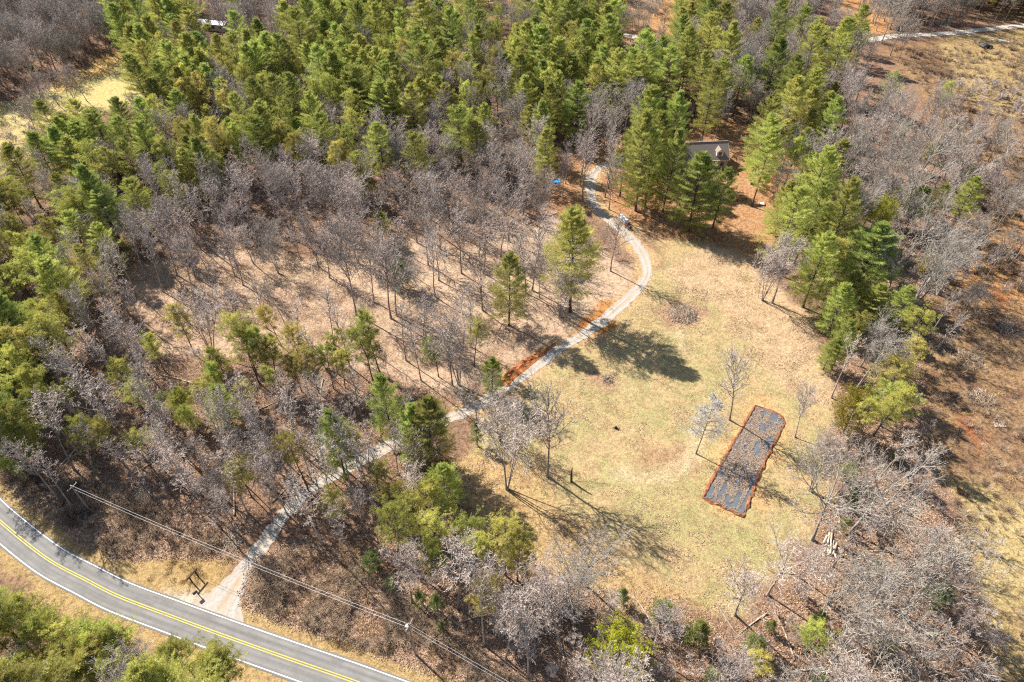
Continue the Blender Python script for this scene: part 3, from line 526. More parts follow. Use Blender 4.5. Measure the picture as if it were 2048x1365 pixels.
ROWS = """235h,390p,600h,800p,900s,960p,1010s,1240w,1340s,1480w,1560h,1640m,1690s,1730.,1770s,1950h,2048p
225h,385p,395h,460.,520h,640m,1240p,1270.,1350s,1480w,1560h,1650m,1740w,1790.,1990h,2048p
220h,385p,480m,530p,600s,1240p,1350s,1480w,1540h,1600w,1640h,1760w,2048.
230h,380p,400.,1230p,1480w,1500h,1560w,1600h,1720w,2048.
110h,290.,380p,400.,1210p,1440w,1500h,1660w,1720h,1760c,2048.
90h,300.,1000p,1040h,1200p,1440w,1520h,1680w,1780g,1910g,2048.
60h,250.,560p,590h,1000p,1050h,1110p,1260w,1300h,1440w,1520h,1650w,1930g,2048.
110.,640p,1000m,1060h,1100m,1240h,1440w,1490s,1650w,1950g,2048s
60.,640p,780m,860h,1060m,1100w,1240h,1440w,1500.,1650w,1960g,2048s
50.,520p,900m,1060h,1090w,1240h,1360w,1470.,1540w,1560.,1640w,1980g,2048s
60p,110m,230p,260m,320m,440p,720h,780m,1110h,1170.,1250s,1310w,1340.,1440.,1580.,1680w,1980g,2048s
60p,110m,230p,320m,440m,1100h,1160.,1250.,1310.,1560.,1690w,1960g,2048s
60p,120m,220p,300m,640h,1100h,1560.,1700w,1960g,2048s
100m,210p,1090h,1580.,1700w,1780.,1960g,2048s
40m,110p,160m,520h,600h,1030h,1100s,1580.,1700w,1790.,1950g,2048s
40h,110p,180m,310h,840.,1000s,1600.,1690w,1780.,1930g,2048s
110p,260h,1640.,1690w,1780.,1920g,2000s,2048.
100p,250h,1660.,1720w,1800w,1900g,2000s,2048.
130p,260h,1660.,1740w,1830w,1920s,2048.
150p,280h,1660.,1700w,1790m,1840w,1920s,2048.
160p,250h,1670.,1700w,1780g,1830o,2048.
150p,220h,310s,1690.,1780g,1840o,2048.
60p,180h,300h,320.,420s,1690.,1780g,1830o,2048.
80p,220h,300m,420s,480m,560h,700s,720.,1700.,1780g,1840o,2048.
80p,330h,460m,560s,650h,740s,1730.,1830o,2048.
90p,420h,740h,1730.,1840o,2048.
60p,640h,860h,1720.,1840c,2048.
640h,860h,980.,1060s,1680.,1860g,2048.
660h,880h,1660.,1870g,2048.
660h,760h,880m,1660.,1880g,2048.
430.,640h,860m,1660.,1900g,2048.
560.,680h,900m,1650.,1900g,2048.
560.,760h,940m,1690.,1900g,2048.
600.,720s,960m,1700.,1920g,2048.
640.,740s,980m,1500.,1560s,1700.,1950g,2048.
700.,1000m,1100.,1480.,1560s,1690s,1960g,2048.
780.,1040m,1140h,1400.,1480s,1960g,2048.
100p,860.,1080h,1300h,1420c,1960g,2048.
180p,960.,1300h,1420c,1960g,2048.
240p,1000.,1160h,1270.,1440c,1960g,2048.
220p,260h,380p,1040.,1160h,1280.,1960g,2048.
200p,320h,400p,1060.,1300h,1980g,2048.
180p,300h,470p,1100.,1340h,1980g,2048."""
GRID = np.full((43, 64), '.', dtype='<U1')
for r_, ln in enumerate(ROWS.split('\n')):
    x0 = 0
    for it in ln.split(','):
        x1 = int(it[:-1]); GRID[r_, int(round(x0/32)):int(round(x1/32))] = it[-1]; x0 = x1
sub_ = GRID[7:16, 14:38]; sub_[sub_ == 'h'] = 'b'        # broader crowns with gaps above the meadow
TREES = []                                              # dicts: kind, x, y, h, w(idth factor), proto
def add_tree(kind, x, y, h, w=1.0, ex=False):
    TREES.append(dict(k=kind, x=x, y=y, h=h, w=w, p=(random.choice((0,1,3)) if ex and kind == 'W' else random.randrange(len(PROTO[kind]))), rz=random.uniform(0, 2*PI), ex=ex))
for it in T1.replace('\n', '').split('|'):
    q = it.split(); k = q[0]; v = [float(a) for a in q[1:]]
    if len(v) >= 4 and v[2] > 40: bx_, by_ = at(v[2], v[3]); h = height_of((v[2], v[3]), (v[0], v[1])); w = v[4] if len(v) > 4 else 1.0
    else: h = v[2]; bx_, by_ = at(v[0], v[1], h*0.97); w = v[3] if len(v) > 3 else 1.0
    lim = {'W': (9, 31), 'O': (9, 24), 'S': (9, 24), 'H': (7, 25), 'G': (8, 25), 'D': (10, 18), 'C': (2.5, 9), 'Y': (8, 18), 'K': (8, 16)}[k]
    add_tree(k, bx_, by_, min(max(h, lim[0]), lim[1]), w*(1.12 if k == 'O' else 1.0), True)
cellr = 3.0; occ = {}
def near_ok(x, y, r):
    i, j = int(x//cellr), int(y//cellr); q = int(r//cellr)+1
    for a in range(i-q, i+q+1):
        for b_ in range(j-q, j+q+1):
            for (px, py) in occ.get((a, b_), ()):
                if (px-x)**2+(py-y)**2 < r*r: return False
    return True
def put(x, y): occ.setdefault((int(x//cellr), int(y//cellr)), []).append((x, y))
for t_ in TREES: put(t_['x'], t_['y'])
SPEC = {  # code: (spacing, [(kind, weight, hmin, hmax)])
 'p': (5.3, [('O',.60,14,22),('W',.22,16,25),('S',.18,14,20)]), 'w': (6.2, [('W',.70,17,28),('O',.12,14,20),('S',.18,13,19)]),
 'm': (4.8, [('O',.44,12,19),('W',.06,13,21),('S',.36,13,20),('H',.09,12,18),('C',.05,3,6)]), 'h': (4.25, [('S',.70,14,22),('H',.14,12,19),('O',.12,12,19),('C',.04,3,6)]),
 's': (7.5, [('S',.9,9,16),('O',.05,8,12),('C',.05,2.5,5)]), 'g': (5.2, [('G',.44,14,22),('S',.36,13,20),('C',.13,3,7),('O',.07,9,14)]),
 'c': (5.6, [('G',.45,11,17),('H',.25,10,16),('C',.30,4,9)]), 'b': (6.4, [('H',.70,13,20),('S',.20,12,18),('O',.07,12,17),('C',.03,3,6)]), 'o': (5.2, [('O',.78,14,19),('W',.10,14,19),('G',.12,12,16)])}
NC = 60000; cx = RNG.uniform(-330, 330, NC); cy = RNG.uniform(30, 420, NC)
ux, uy, uf = proj(cx, cy, 12.5); gx_, gy_, _ = proj(cx, cy, 0.0)
keep = (ux > -330) & (ux < 2380) & (uy > -110) & (uy < 1500)
dRoad, dDrive, dLane = dist_to(cx, cy, ROAD), dist_to(cx, cy, DRIVE), dist_to(cx, cy, LANE)
keep &= (dRoad > 8.5) & (dDrive > 2.3) & (dLane > 4.0) & (np.hypot(cx-HOUSE_C[0], cy-HOUSE_C[1]) > 12)
OPEN = [[(1395,1000),(1500,795),(1590,840),(1510,1050)], [(1640,1050),(1690,1050),(1700,1125),(1640,1125)], [(1090,300),(1180,290),(1180,345),(1090,345)], [(1330,210),(1380,210),(1385,262),(1330,262)],
        [(1440,260),(1520,250),(1550,330),(1470,340)], [(390,30),(460,30),(470,85),(385,75)], [(-60,225),(60,195),(130,160),(240,112),(300,108),(330,150),(280,205),(200,235),(90,262),(40,330),(10,380),(-60,420)], [(1760,70),(2060,50),(2100,300),(1930,250),(1800,120)], [(200,1040),(330,1060),(480,1090),(470,1140),(400,1210),(230,1140)], [(500,1120),(640,1090),(760,1165),(840,1215),(1020,1330),(1060,1380),(700,1380)]]
for pg in OPEN: keep &= ~inpoly(gx_, gy_, pg)
ci = np.clip((ux//32).astype(int), 0, 63); ri = np.clip((uy//32).astype(int), 0, 42); codes = GRID[ri, ci]
for i in np.nonzero(keep)[0]:
    c = codes[i]
    if c == '.': continue
    sp, opts = SPEC[c]; sp *= 0.80 if (c in 'hmp' and ri[i] >= 20) else 1.0; opts = [('O',.17,12,19)]+opts if (c == 'h' and ri[i] >= 20) else opts; far = 1.0 + 0.12*max(0, (cy[i]-180)/150)
    if not near_ok(cx[i], cy[i], sp*far*random.uniform(0.82, 1.1)): continue
    u = random.random(); acc = 0
    for k, wgt, h0, h1 in opts:
        acc += wgt
        if u <= acc: break
    hh = random.uniform(h0, h1); tx_, ty_, _ = proj(cx[i], cy[i], hh*0.97)
    tc_ = GRID[min(max(int(ty_//32), 0), 42), min(max(int(tx_//32), 0), 63)]
    if (tc_ == '.' and k != 'C') or (k in 'WO' and tc_ in 'hsb' and random.random() < 0.85): continue
    hzx, hzy, _ = proj(cx[i], cy[i], hh*np.linspace(0.3, 1.0, 6))
    if k != 'C' and inpoly(hzx, hzy, [(1375,262),(1480,255),(1510,300),(1510,372),(1385,345)]).any(): continue
    zs_ = hh*np.linspace(0.45, 1.0, 7)                      # its shadow must leave the house roof and the verge lawn in the sun, as they are
    sx_, sy_ = cx[i]+(zs_-4)*1.19*0.766, cy[i]-(zs_-4)*1.19*0.643
    if k != 'C' and (np.hypot(sx_-HOUSE_C[0]+1, sy_-HOUSE_C[1]) < 10).any(): continue
    lx_, ly_, _ = proj(cx[i]+zs_*1.19*0.766, cy[i]-zs_*1.19*0.643, 0.0)
    if k != 'C' and inpoly(lx_, ly_, [(270,1105),(350,1085),(470,1085),(500,1140),(450,1225),(300,1180)]).any(): continue
    put(cx[i], cy[i]); add_tree(k, cx[i], cy[i], hh, random.uniform(0.85, 1.15) if k != 'W' else random.uniform(0.8, 1.05))
# the 290 pines and 290 bare trees that show largest become single things, the rest of each kind one wood
for t_ in TREES:
    px, py, f = proj(t_['x'], t_['y'], t_['h']*0.6); t_['px'], t_['py'] = px, py
    vis = (-10 < px < 2058) and (-10 < py < 1375); t_['size'] = (t_['h']/f if vis else 0) + (1.0 if t_['ex'] and vis else 0)
single, mass = [], {'pine': [], 'bare': [], 'bush': []}
for fam, kinds, lim in (('pine', 'WO', 292), ('bare', 'HSGD', 292), ('bush', 'CYK', 200)):
    L_ = sorted([t_ for t_ in TREES if t_['k'] in kinds], key=lambda a: -a['size'])
    ok = [t_ for t_ in L_ if t_['size'] > 0][:lim]; ids = set(map(id, ok)); single += ok; mass[fam] = [t_ for t_ in L_ if id(t_) not in ids]
print('TREES', len(TREES), 'single', len(single), {k: len(v) for k, v in mass.items()})

# labels: what it looks like, how big, and where it stands among its like
LAND = {'the brown-roofed house': (1420,310), 'the dark blue shed': (1356,250), 'the black garden bed': (1490,930), 'the large round brush pile': (1365,632), 'the stack of pale logs': (1660,1085),
 'the mailbox': (396,1190), 'the utility pole above the road bend': (179,1020), 'the utility pole on the brushy verge': (832,1312), 'the red clay bank': (1040,740), 'the white trailer': (1248,445), 'the blue paddling pool': (1113,365),
 'the sharp bend of the drive': (1295,545), 'the end of the drive at the road': (440,1220), 'the far yellow field': (190,190), 'the distant white-roofed home': (425,55), 'the junked dark car': (1973,94), 'the rail fence': (1628,520),
 'the brush heap on cleared land': (1880,690), 'the round bright green tree': (1228,1335), 'the bleached white tree': (1392,906), 'the dense bronze cedar': (1685,868), 'the tan meadow centre': (600,590), 'the photo\'s lower right corner': (2040,1355), 'the photo\'s left edge midpoint': (5,680), 'the dirt patch by the far lane': (555,68), 'the photo\'s lower left corner': (5,1360), 'the far lane\'s gap in the pines': (1265,72)}
LP = {k: at(*v) for k, v in LAND.items()}
ORD = ['', 'nearest', 'second nearest', 'third nearest', 'fourth nearest', 'fifth nearest', 'sixth nearest', 'seventh nearest', 'eighth nearest', 'ninth nearest', 'tenth nearest', 'eleventh nearest', 'twelfth nearest']
def ordn(i): return ORD[i] if i < len(ORD) else str(i)+('th' if 10 <= i % 100 <= 20 else {1:'st',2:'nd',3:'rd'}.get(i % 10, 'th'))+' nearest'
def klass(t_):
    h = t_['h']; k = t_['k']
    if k == 'W': return ('towering' if h > 24 else 'tall' if h > 20 else 'middling' if h > 16 else 'short')+' feathery conical pine'
    if k == 'O': return ('tall' if h > 18.5 else 'middling' if h > 15.5 else 'short')+' olive-green thin-trunked pine'
    if k in 'HS': return ('tall' if h > 17.5 else 'middling' if h > 15 else 'lowish' if h > 12.5 else 'short')+' bare grey-brown tree'
    if k == 'G': return ('tall' if h > 16.5 else 'middling' if h > 13.5 else 'short')+' bare pale-barked tree'
    if k == 'D': return 'bleached white leafless tree'
    if k == 'C': return ('big' if h > 5 else 'small')+' dark evergreen bush'
    return 'round bright green tree' if k == 'Y' else 'dense bronze-green cedar'
byc = {}
for t_ in single: byc.setdefault(klass(t_), []).append(t_)
for c, L_ in byc.items():
    rank = {}
    for nm, (lx, ly) in LP.items():
        if nm[4:] in c or c in nm: continue
        for i, t_ in enumerate(sorted(L_, key=lambda a: (a['x']-lx)**2+(a['y']-ly)**2)): rank.setdefault(id(t_), []).append((i+1, nm))
    for t_ in L_:
        i, nm = min(rank[id(t_)]); t_['label'] = f"{c}, {ordn(i)} such to {nm}"
NAME = {'W': 'pine_tree', 'O': 'pine_tree', 'H': 'bare_tree', 'S': 'bare_tree', 'G': 'bare_tree', 'D': 'bare_tree', 'C': 'evergreen_bush', 'Y': 'round_tree', 'K': 'cedar_tree'}
CAT = {'W': 'pine tree', 'O': 'pine tree', 'H': 'bare tree', 'S': 'bare tree', 'G': 'bare tree', 'D': 'bare tree', 'C': 'bush', 'Y': 'tree', 'K': 'tree'}
GRP = {'pine tree': 'pines standing in the woods and yard', 'bare tree': 'leafless trees standing around the clearing', 'bush': 'evergreen bushes under the trees', 'tree': 'broad evergreens at the edge of the clearing'}
for t_ in single:
    k = t_['k']; tm, cm, h0, w0, _ = PROTO[k][t_['p']]; s = t_['h']/h0
    root = empty(NAME[k], (t_['x'], t_['y'], float(gz(t_['x'], t_['y']))-0.08), t_['rz'])
    lean = 0.02 if k in 'WYKC' else 0.05 if k != 'G' else 0.09
    root.rotation_euler = (random.gauss(0, lean), random.gauss(0, lean), t_['rz'])
    sw = s**0.75*t_['w']*(0.98 if k != 'C' else 1.0); root.scale = (sw, sw, s)
    tag(root, t_['label'], CAT[k], GRP[CAT[k]])
    link('trunk', tm, root); link('crown', cm, root)

# ------------------------------------------------------------------ woods, brush and grass nobody could count: one object each, instanced shapes
def stuff(name, protos, pts, label, cat):
    """protos: meshes; pts: (x, y, z, rot, scale_xy, scale_z, index)"""
    A = np.array(pts, np.float32); me = bpy.data.meshes.new(name); me.vertices.add(len(A)); me.vertices.foreach_set('co', A[:,:3].ravel())
    for nm, ty, d in (('turn', 'FLOAT', A[:,3]), ('which', 'INT', A[:,6].astype(np.int32))):
        a = me.attributes.new(nm, ty, 'POINT'); a.data.foreach_set('value', d)
    a = me.attributes.new('size', 'FLOAT_VECTOR', 'POINT'); a.data.foreach_set('vector', np.stack([A[:,4], A[:,4], A[:,5]], 1).ravel())
    ob = link(name, me); tag(ob, label, cat, kind='stuff')
    ng = bpy.data.node_groups.new(name+'_scatter', 'GeometryNodeTree'); ng.interface.new_socket('Geometry', in_out='INPUT', socket_type='NodeSocketGeometry'); ng.interface.new_socket('Geometry', in_out='OUTPUT', socket_type='NodeSocketGeometry')
    gi = ng.nodes.new('NodeGroupInput'); go = ng.nodes.new('NodeGroupOutput'); ip = ng.nodes.new('GeometryNodeInstanceOnPoints'); jn = ng.nodes.new('GeometryNodeJoinGeometry')
    for pm in protos:
        po = bpy.data.objects.new(name+'_shape', pm); oi = ng.nodes.new('GeometryNodeObjectInfo'); oi.inputs['Object'].default_value = po
        g2i = ng.nodes.new('GeometryNodeGeometryToInstance'); ng.links.new(oi.outputs['Geometry'], g2i.inputs[0]); ng.links.new(g2i.outputs[0], jn.inputs[0])
    def attr(nm, ty):
        n_ = ng.nodes.new('GeometryNodeInputNamedAttribute'); n_.data_type = ty; n_.inputs['Name'].default_value = nm; return n_.outputs[0]
    cb = ng.nodes.new('ShaderNodeCombineXYZ'); ng.links.new(attr('turn', 'FLOAT'), cb.inputs['Z'])
    ip.inputs['Pick Instance'].default_value = True
    ng.links.new(gi.outputs[0], ip.inputs['Points']); ng.links.new(jn.outputs[0], ip.inputs['Instance']); ng.links.new(attr('which', 'INT'), ip.inputs['Instance Index'])
    ng.links.new(cb.outputs[0], ip.inputs['Rotation']); ng.links.new(attr('size', 'FLOAT_VECTOR'), ip.inputs['Scale']); ng.links.new(ip.outputs[0], go.inputs[0])
    md = ob.modifiers.new('scatter', 'NODES'); md.node_group = ng; return ob
def joined(k, p):
    tv, tt, cv, ct = PROTO[k][p][4]; a, b_ = PROTO[k][p][0].materials[0], PROTO[k][p][1].materials[0]
    return np_mesh(k+'_whole', np.concatenate([tv, cv]), np.concatenate([tt, ct+len(tv)]), [a, b_], np.concatenate([np.zeros(len(tt)), np.ones(len(ct))]))
WL = {'pine': ('pine_wood', 'smaller pines massed together in the far woods', 'pine wood'), 'bare': ('bare_wood', 'smaller leafless trees massed together in the woods', 'bare wood'), 'bush': ('bush_cover', 'evergreen bushes scattered through the outer woods', 'bushes')}
for fam, L_ in mass.items():
    if not L_: continue
    use = sorted({(t_['k'], t_['p']) for t_ in L_}); ix = {u: i for i, u in enumerate(use)}; pts = []
    for t_ in L_:
        s = t_['h']/PROTO[t_['k']][t_['p']][2]; sw = s**0.75*t_['w']
        pts.append((t_['x'], t_['y'], float(gz(t_['x'], t_['y']))-0.08, t_['rz'], sw, s, ix[(t_['k'], t_['p'])]))
    stuff(WL[fam][0], [joined(*u) for u in use], pts, WL[fam][1], WL[fam][2])

# ------------------------------------------------------------------ undergrowth, dry brush, grass, fallen leaves
def scatter_in(polys, count, rmin_road=0, rmin_drive=2.2, avoid=()):
    out = []
    for pg in polys:
        gp = np.array(G(pg)); lo, hi = gp.min(0), gp.max(0); xs = RNG.uniform(lo[0], hi[0], count); ys = RNG.uniform(lo[1], hi[1], count)
        k = inpoly(xs, ys, gp) & (dist_to(xs, ys, ROAD) > rmin_road) & (dist_to(xs, ys, DRIVE) > rmin_drive) & (dist_to(xs, ys, LANE) > 2.6)
        for av in avoid: k &= ~inpoly(xs, ys, np.array(G(av)))
        out.append(np.stack([xs[k], ys[k]], 1))
    return np.concatenate(out)
def brush_shape(h, stems, per, r=0.018):
    g = Geo(); a = RNG.uniform(0, 2*PI, stems); d = unit(np.stack([np.cos(a)*RNG.uniform(0.2,0.9,stems), np.sin(a)*RNG.uniform(0.2,0.9,stems), np.ones(stems)], 1))
    st = np.stack([np.cos(a)*0.15, np.sin(a)*0.15, np.zeros(stems)], 1)*RNG.uniform(0,2,(stems,1)); ln = h*RNG.uniform(0.6,1.15,stems); P = lines(st, d, ln, 3, 0.15, 0.02)
    g.tubes(P, rad(np.full(stems, r), np.full(stems, r*0.5), 4), 3); s2, d2, l2, _ = children(P, ln, per, 0.2, 1.0, R(40), R(14), 0.55, 0.4); P2 = lines(s2, d2, l2, 2, 0.2, 0.05)
    g.tubes(P2, rad(np.full(len(l2), r*0.8), np.full(len(l2), r*0.4), 3), 2); return g.out()
def grass_shape(size, blades, h, w):
    g = Geo(); P = np.concatenate([RNG.uniform(-size, size, (blades,2)), np.zeros((blades,1))], 1); P = P[np.hypot(P[:,0], P[:,1]) < size]
    g.tufts(P, np.tile((0,0,1.0), (len(P),1)), np.full(len(P), h), np.full(len(P), w), 3, 0.75); return g.out()
def leaf_shape(size, cnt):
    c = np.concatenate([RNG.uniform(-size, size, (cnt,2)), RNG.uniform(0.03,0.09,(cnt,1))], 1); u = unit(np.concatenate([RNG.normal(size=(cnt,2)), 0.35*RNG.normal(size=(cnt,1))], 1)); v = unit(np.cross(u, np.array([0,0,1.0])+0.4*RNG.normal(size=(cnt,3))))
    s = RNG.uniform(0.06,0.15,(cnt,1)); V = np.stack([c-u*s, c+v*s*0.7, c+u*s, c-v*s*0.7], 1); T = (np.arange(cnt)*4)[:,None,None]+np.array([[0,1,2],[0,2,3]]); return V.reshape(-1,3), T.reshape(-1,3)
def shapes(nm, gens, m): return [np_mesh(nm, v, t_, [m]) for v, t_ in gens]
def pts_of(xy, nshape, s0, s1, z=-0.03):
    return [(x, y, float(gz(x, y))+z, random.uniform(0, 2*PI), (s := random.uniform(s0, s1)), s*random.uniform(0.8, 1.2), random.randrange(nshape)) for x, y in xy]
FIELDX = [(1020,792),(1300,585),(1420,485),(1560,605),(1660,740),(1655,1000),(1480,1230),(1090,1140),(930,980)]
BED = [(1400,1000),(1500,800),(1560,822),(1582,844),(1510,1040),(1485,1042)]
VERGE1 = [(-40,940),(30,985),(120,1055),(220,1105),(330,1098),(470,1100),(450,1060),(330,1010),(210,975),(90,930),(-40,880)]
VERGE2 = [(500,1210),(520,1130),(600,1090),(700,1130),(800,1195),(900,1262),(1010,1330),(1070,1385),(900,1400),(760,1345),(640,1285)]
CLEAR = [(1780,100),(2060,75),(2080,1380),(2000,1380),(1945,1220),(1900,1010),(1850,860),(1835,700),(1850,600),(1920,470),(1930,380),(1880,220)]
bs = shapes('brush_shape', [brush_shape(1.25, 16, 6), brush_shape(1.0, 22, 5), brush_shape(1.6, 12, 7)], M['brush'])
xy = np.concatenate([scatter_in([VERGE1], 1500, 5.5), scatter_in([VERGE2], 2600, 5.2, 2.4), scatter_in([CLEAR], 9500)])
xy = xy[vnoise(xy[:,0], xy[:,1], 6.0) > 0.40]
stuff('dry_brush', bs, pts_of(xy, 3, 0.6, 1.25), 'low dry brush on the road verge and cleared land', 'brush')
M['scrub'] = noise_mat('dark_scrub', (0.09,0.058,0.042), (0.26,0.17,0.115), 0.7, 0.95, 0, rnd=0.3)
xy = np.concatenate([scatter_in([CLEAR], 7000), scatter_in([VERGE1, VERGE2], 700, 6)]); xy = xy[vnoise(xy[:,0]+31, xy[:,1]+8, 7.0) > 0.52]
stuff('dark_scrub', shapes('scrub_shape', [brush_shape(1.1, 24, 6, 0.02), brush_shape(0.8, 26, 5, 0.02)], M['scrub']), pts_of(xy, 2, 0.6, 1.3), 'dark brown scrub in patches over the cleared land', 'scrub')
WOODS = [[(0,250),(640,230),(1100,300),(1090,420),(900,480),(700,470),(480,500),(300,510),(240,560),(300,700),(420,720),(640,740),(780,770),(900,800),(840,860),(640,980),(560,1030),(440,1070),(200,970),(0,880)],
         [(640,990),(880,880),(900,980),(1000,1090),(1130,1170),(1400,1235),(1500,1240),(1640,1110),(1650,980),(1680,860),(1680,620),(1700,500),(1900,440),(1830,620),(1840,800),(1890,1000),(1930,1180),(1990,1365),(1100,1365),(900,1230),(760,1130)]]
sap = []
for i in range(3):
    (tv, tt), (cv, ct) = bare_tree(5.0, ['oval','stems','spread'][i], 0.45, 0.8); sap.append(np_mesh('sapling_shape', np.concatenate([tv, cv]), np.concatenate([tt, ct+len(tv)]), [M['bark'], M['twig']], np.concatenate([np.zeros(len(tt)), np.ones(len(ct))])))
g_ = Geo(); Pd = lines(np.array([[-3.5,0,0.16]]), np.array([[1.0,0.05,0.0]]), np.array([7.5]), 5, 0.04, 0.0); Pd[:,:,2] = np.maximum(Pd[:,:,2], 0.12); g_.tubes(Pd, rad([0.17], [0.05], 6), 7)
s_d, d_d, l_d, _ = children(Pd, np.array([2.2]), 9, 0.45, 1.0, R(45), R(12), 1.0, 0.3); P_d = lines(s_d, d_d, l_d, 3, 0.12, 0.0); P_d[:,:,2] = np.maximum(P_d[:,:,2], 0.05); g_.tubes(P_d, rad(np.full(9, 0.045), np.full(9, 0.015), 4), 4); v_d, t_d = g_.out(); sap.append(np_mesh('deadfall_shape', v_d, t_d, [M['deadwood']]))
xy = np.concatenate([scatter_in(WOODS, 1300, 9, 3.0), scatter_in([[(1860,180),(2060,170),(2080,600),(1900,620),(1840,480),(1880,330)]], 700)]); stuff('undergrowth', sap, pts_of(xy, 4, 0.5, 1.2), 'leafless saplings and undergrowth on the woodland floor', 'undergrowth')
M['leaf_litter'] = noise_mat('fallen_leaves', (0.20,0.12,0.075), (0.50,0.34,0.23), 1.7, 0.95, 0, coord='World', detail=3)
ls = shapes('leaf_shape', [leaf_shape(2.0, 150), leaf_shape(2.0, 130)], M['leaf_litter'])
xy = np.concatenate([scatter_in(WOODS+[VERGE1, VERGE2], 6500, 6.5, 2.6), scatter_in([FIELDX], 160, 6, 2.6, [BED])]); stuff('leaf_litter', ls, pts_of(xy, 2, 0.8, 1.2, 0.0), 'pinkish brown fallen leaves covering the woodland floor', 'fallen leaves')
M['field_grass'] = noise_mat('field_grass', (0.38,0.345,0.155), (0.58,0.43,0.245), 0.05, 0.95, 0, coord='World', detail=6, lo=0.40, hi=0.60)
M['meadow_grass'] = noise_mat('meadow_grass', (0.46,0.325,0.22), (0.64,0.48,0.35), 0.10, 0.95, 0, coord='World', detail=6)
FIELD = [(1020,792),(1130,722),(1230,655),(1300,585),(1330,540),(1310,485),(1420,485),(1500,520),(1560,605),(1640,645),(1660,740),(1650,860),(1655,1000),(1600,1090),(1540,1160),(1480,1230),(1360,1225),(1250,1180),(1090,1140),(1000,1070),(930,980),(990,880)]
MEADOW = [(260,560),(420,520),(640,540),(740,600),(880,600),(1000,640),(1120,680),(1000,720),(930,740),(860,740),(740,720),(640,690),(500,650),(420,700),(330,690)]
gs = lambda m_: shapes('grass_shape', [grass_shape(1.3, 130, 0.10, 0.022), grass_shape(1.3, 110, 0.14, 0.026)], m_)
xy = scatter_in([FIELD], 2600, 6, 2.4, [BED]); stuff('field_grass', gs(M['field_grass']), pts_of(xy, 2, 0.8, 1.2, 0.0), 'short winter grass across the mown clearing', 'grass')
xy = scatter_in([MEADOW], 3000, 6, 2.4); stuff('meadow_grass', gs(M['meadow_grass']), pts_of(xy, 2, 0.9, 1.5, 0.0), 'pale dry grass in the meadow left of the drive', 'grass')
LAWN = [(240,1135),(270,1112),(350,1097),(440,1102),(470,1125),(425,1195),(330,1175)]
gg = shapes('tussock_shape', [grass_shape(0.55, 60, 0.42, 0.03), grass_shape(0.7, 70, 0.32, 0.03)], M['gold_grass'])
xy = np.concatenate([scatter_in([CLEAR], 4500), scatter_in([LAWN], 90, 4.2), scatter_in([VERGE2], 900, 3.8), scatter_in([VERGE1], 500, 3.8)]); xy = xy[vnoise(xy[:,0]+77, xy[:,1], 5.0) > 0.36]
stuff('gold_tussocks', gg, pts_of(xy, 2, 0.6, 1.4), 'golden dry grass tussocks on cleared land and verge', 'grass')

# ------------------------------------------------------------------ the house
M['shingle'] = noise_mat('brown_shingles', (0.19,0.155,0.135), (0.26,0.215,0.19), 1.6, 0.95, 0.3, stretch=(1,6,1), detail=6)
M['siding'] = noise_mat('beige_siding', (0.42,0.36,0.29), (0.48,0.42,0.35), 1.0, 0.8, 0.1, stretch=(0.3,0.3,9))
M['trim'] = noise_mat('pale_trim', (0.62,0.58,0.52), (0.70,0.66,0.60), 2, 0.7, 0)
M['glass'] = noise_mat('window_glass', (0.02,0.025,0.03), (0.05,0.06,0.07), 1, 0.1, 0, spec=0.6)
M['door'] = noise_mat('dark_door', (0.10,0.05,0.03), (0.14,0.07,0.045), 3, 0.6, 0.1)
EZ = 3.1; ex_, ey_ = at(1460, 319.5, EZ); DH = 4.7; RZ = 3.0
for z_ in np.arange(4.5, 9.0, 0.02):
    if at(1459, 282, z_)[1] < ey_+DH: RZ = z_; break
RZ = min(max(RZ, 5.6), 7.2)
r1, r2 = at(1364, 286, RZ), at(1459, 282, RZ); hang = math.atan2(r2[1]-r1[1], r2[0]-r1[0]); HL = 17.0
ux_, uy_ = math.cos(hang), math.sin(hang); hc = (ex_-ux_*HL/2-uy_*DH, ey_-uy_*HL/2+ux_*DH)
house = tag(empty('house', (hc[0], hc[1], float(gz(*hc))-0.05), hang), 'single-storey house with brown shingle roof and one gabled dormer', 'house')
ow = DH-0.45; MB().prism([(-ow,0),(ow,0),(ow,EZ),(0,EZ+(RZ-EZ)*ow/DH-0.12),(-ow,EZ)], -HL/2+0.35, HL/2-0.35).build('wall', M['siding'], house)
roof = MB(); th = 0.16; sl_ = (RZ-EZ)/DH
for sgn in (-1, 1): roof.prism([(sgn*(DH+0.05), EZ-0.05*sl_), (0, RZ), (0, RZ+th), (sgn*(DH+0.05), EZ-0.05*sl_+th)], -HL/2, HL/2)
ro = roof.build('roof', M['shingle'], house)
MB().box((0,0,RZ+th+0.02), (HL, 0.30, 0.07)).build('ridge_cap', M['shingle'], ro)
for sgn in (-1, 1):
    MB().box((0, sgn*(DH+0.11), EZ+0.02), (HL, 0.10, 0.16)).build('gutter', M['trim'], ro)
    for gx2 in (-HL/2-0.03, HL/2+0.03):
        MB().prism([(sgn*(DH+0.05), EZ-0.13), (0, RZ-0.08), (0, RZ+th+0.01), (sgn*(DH+0.05), EZ+th-0.04)], gx2-0.03, gx2+0.03).build('verge_board', M['trim'], ro)
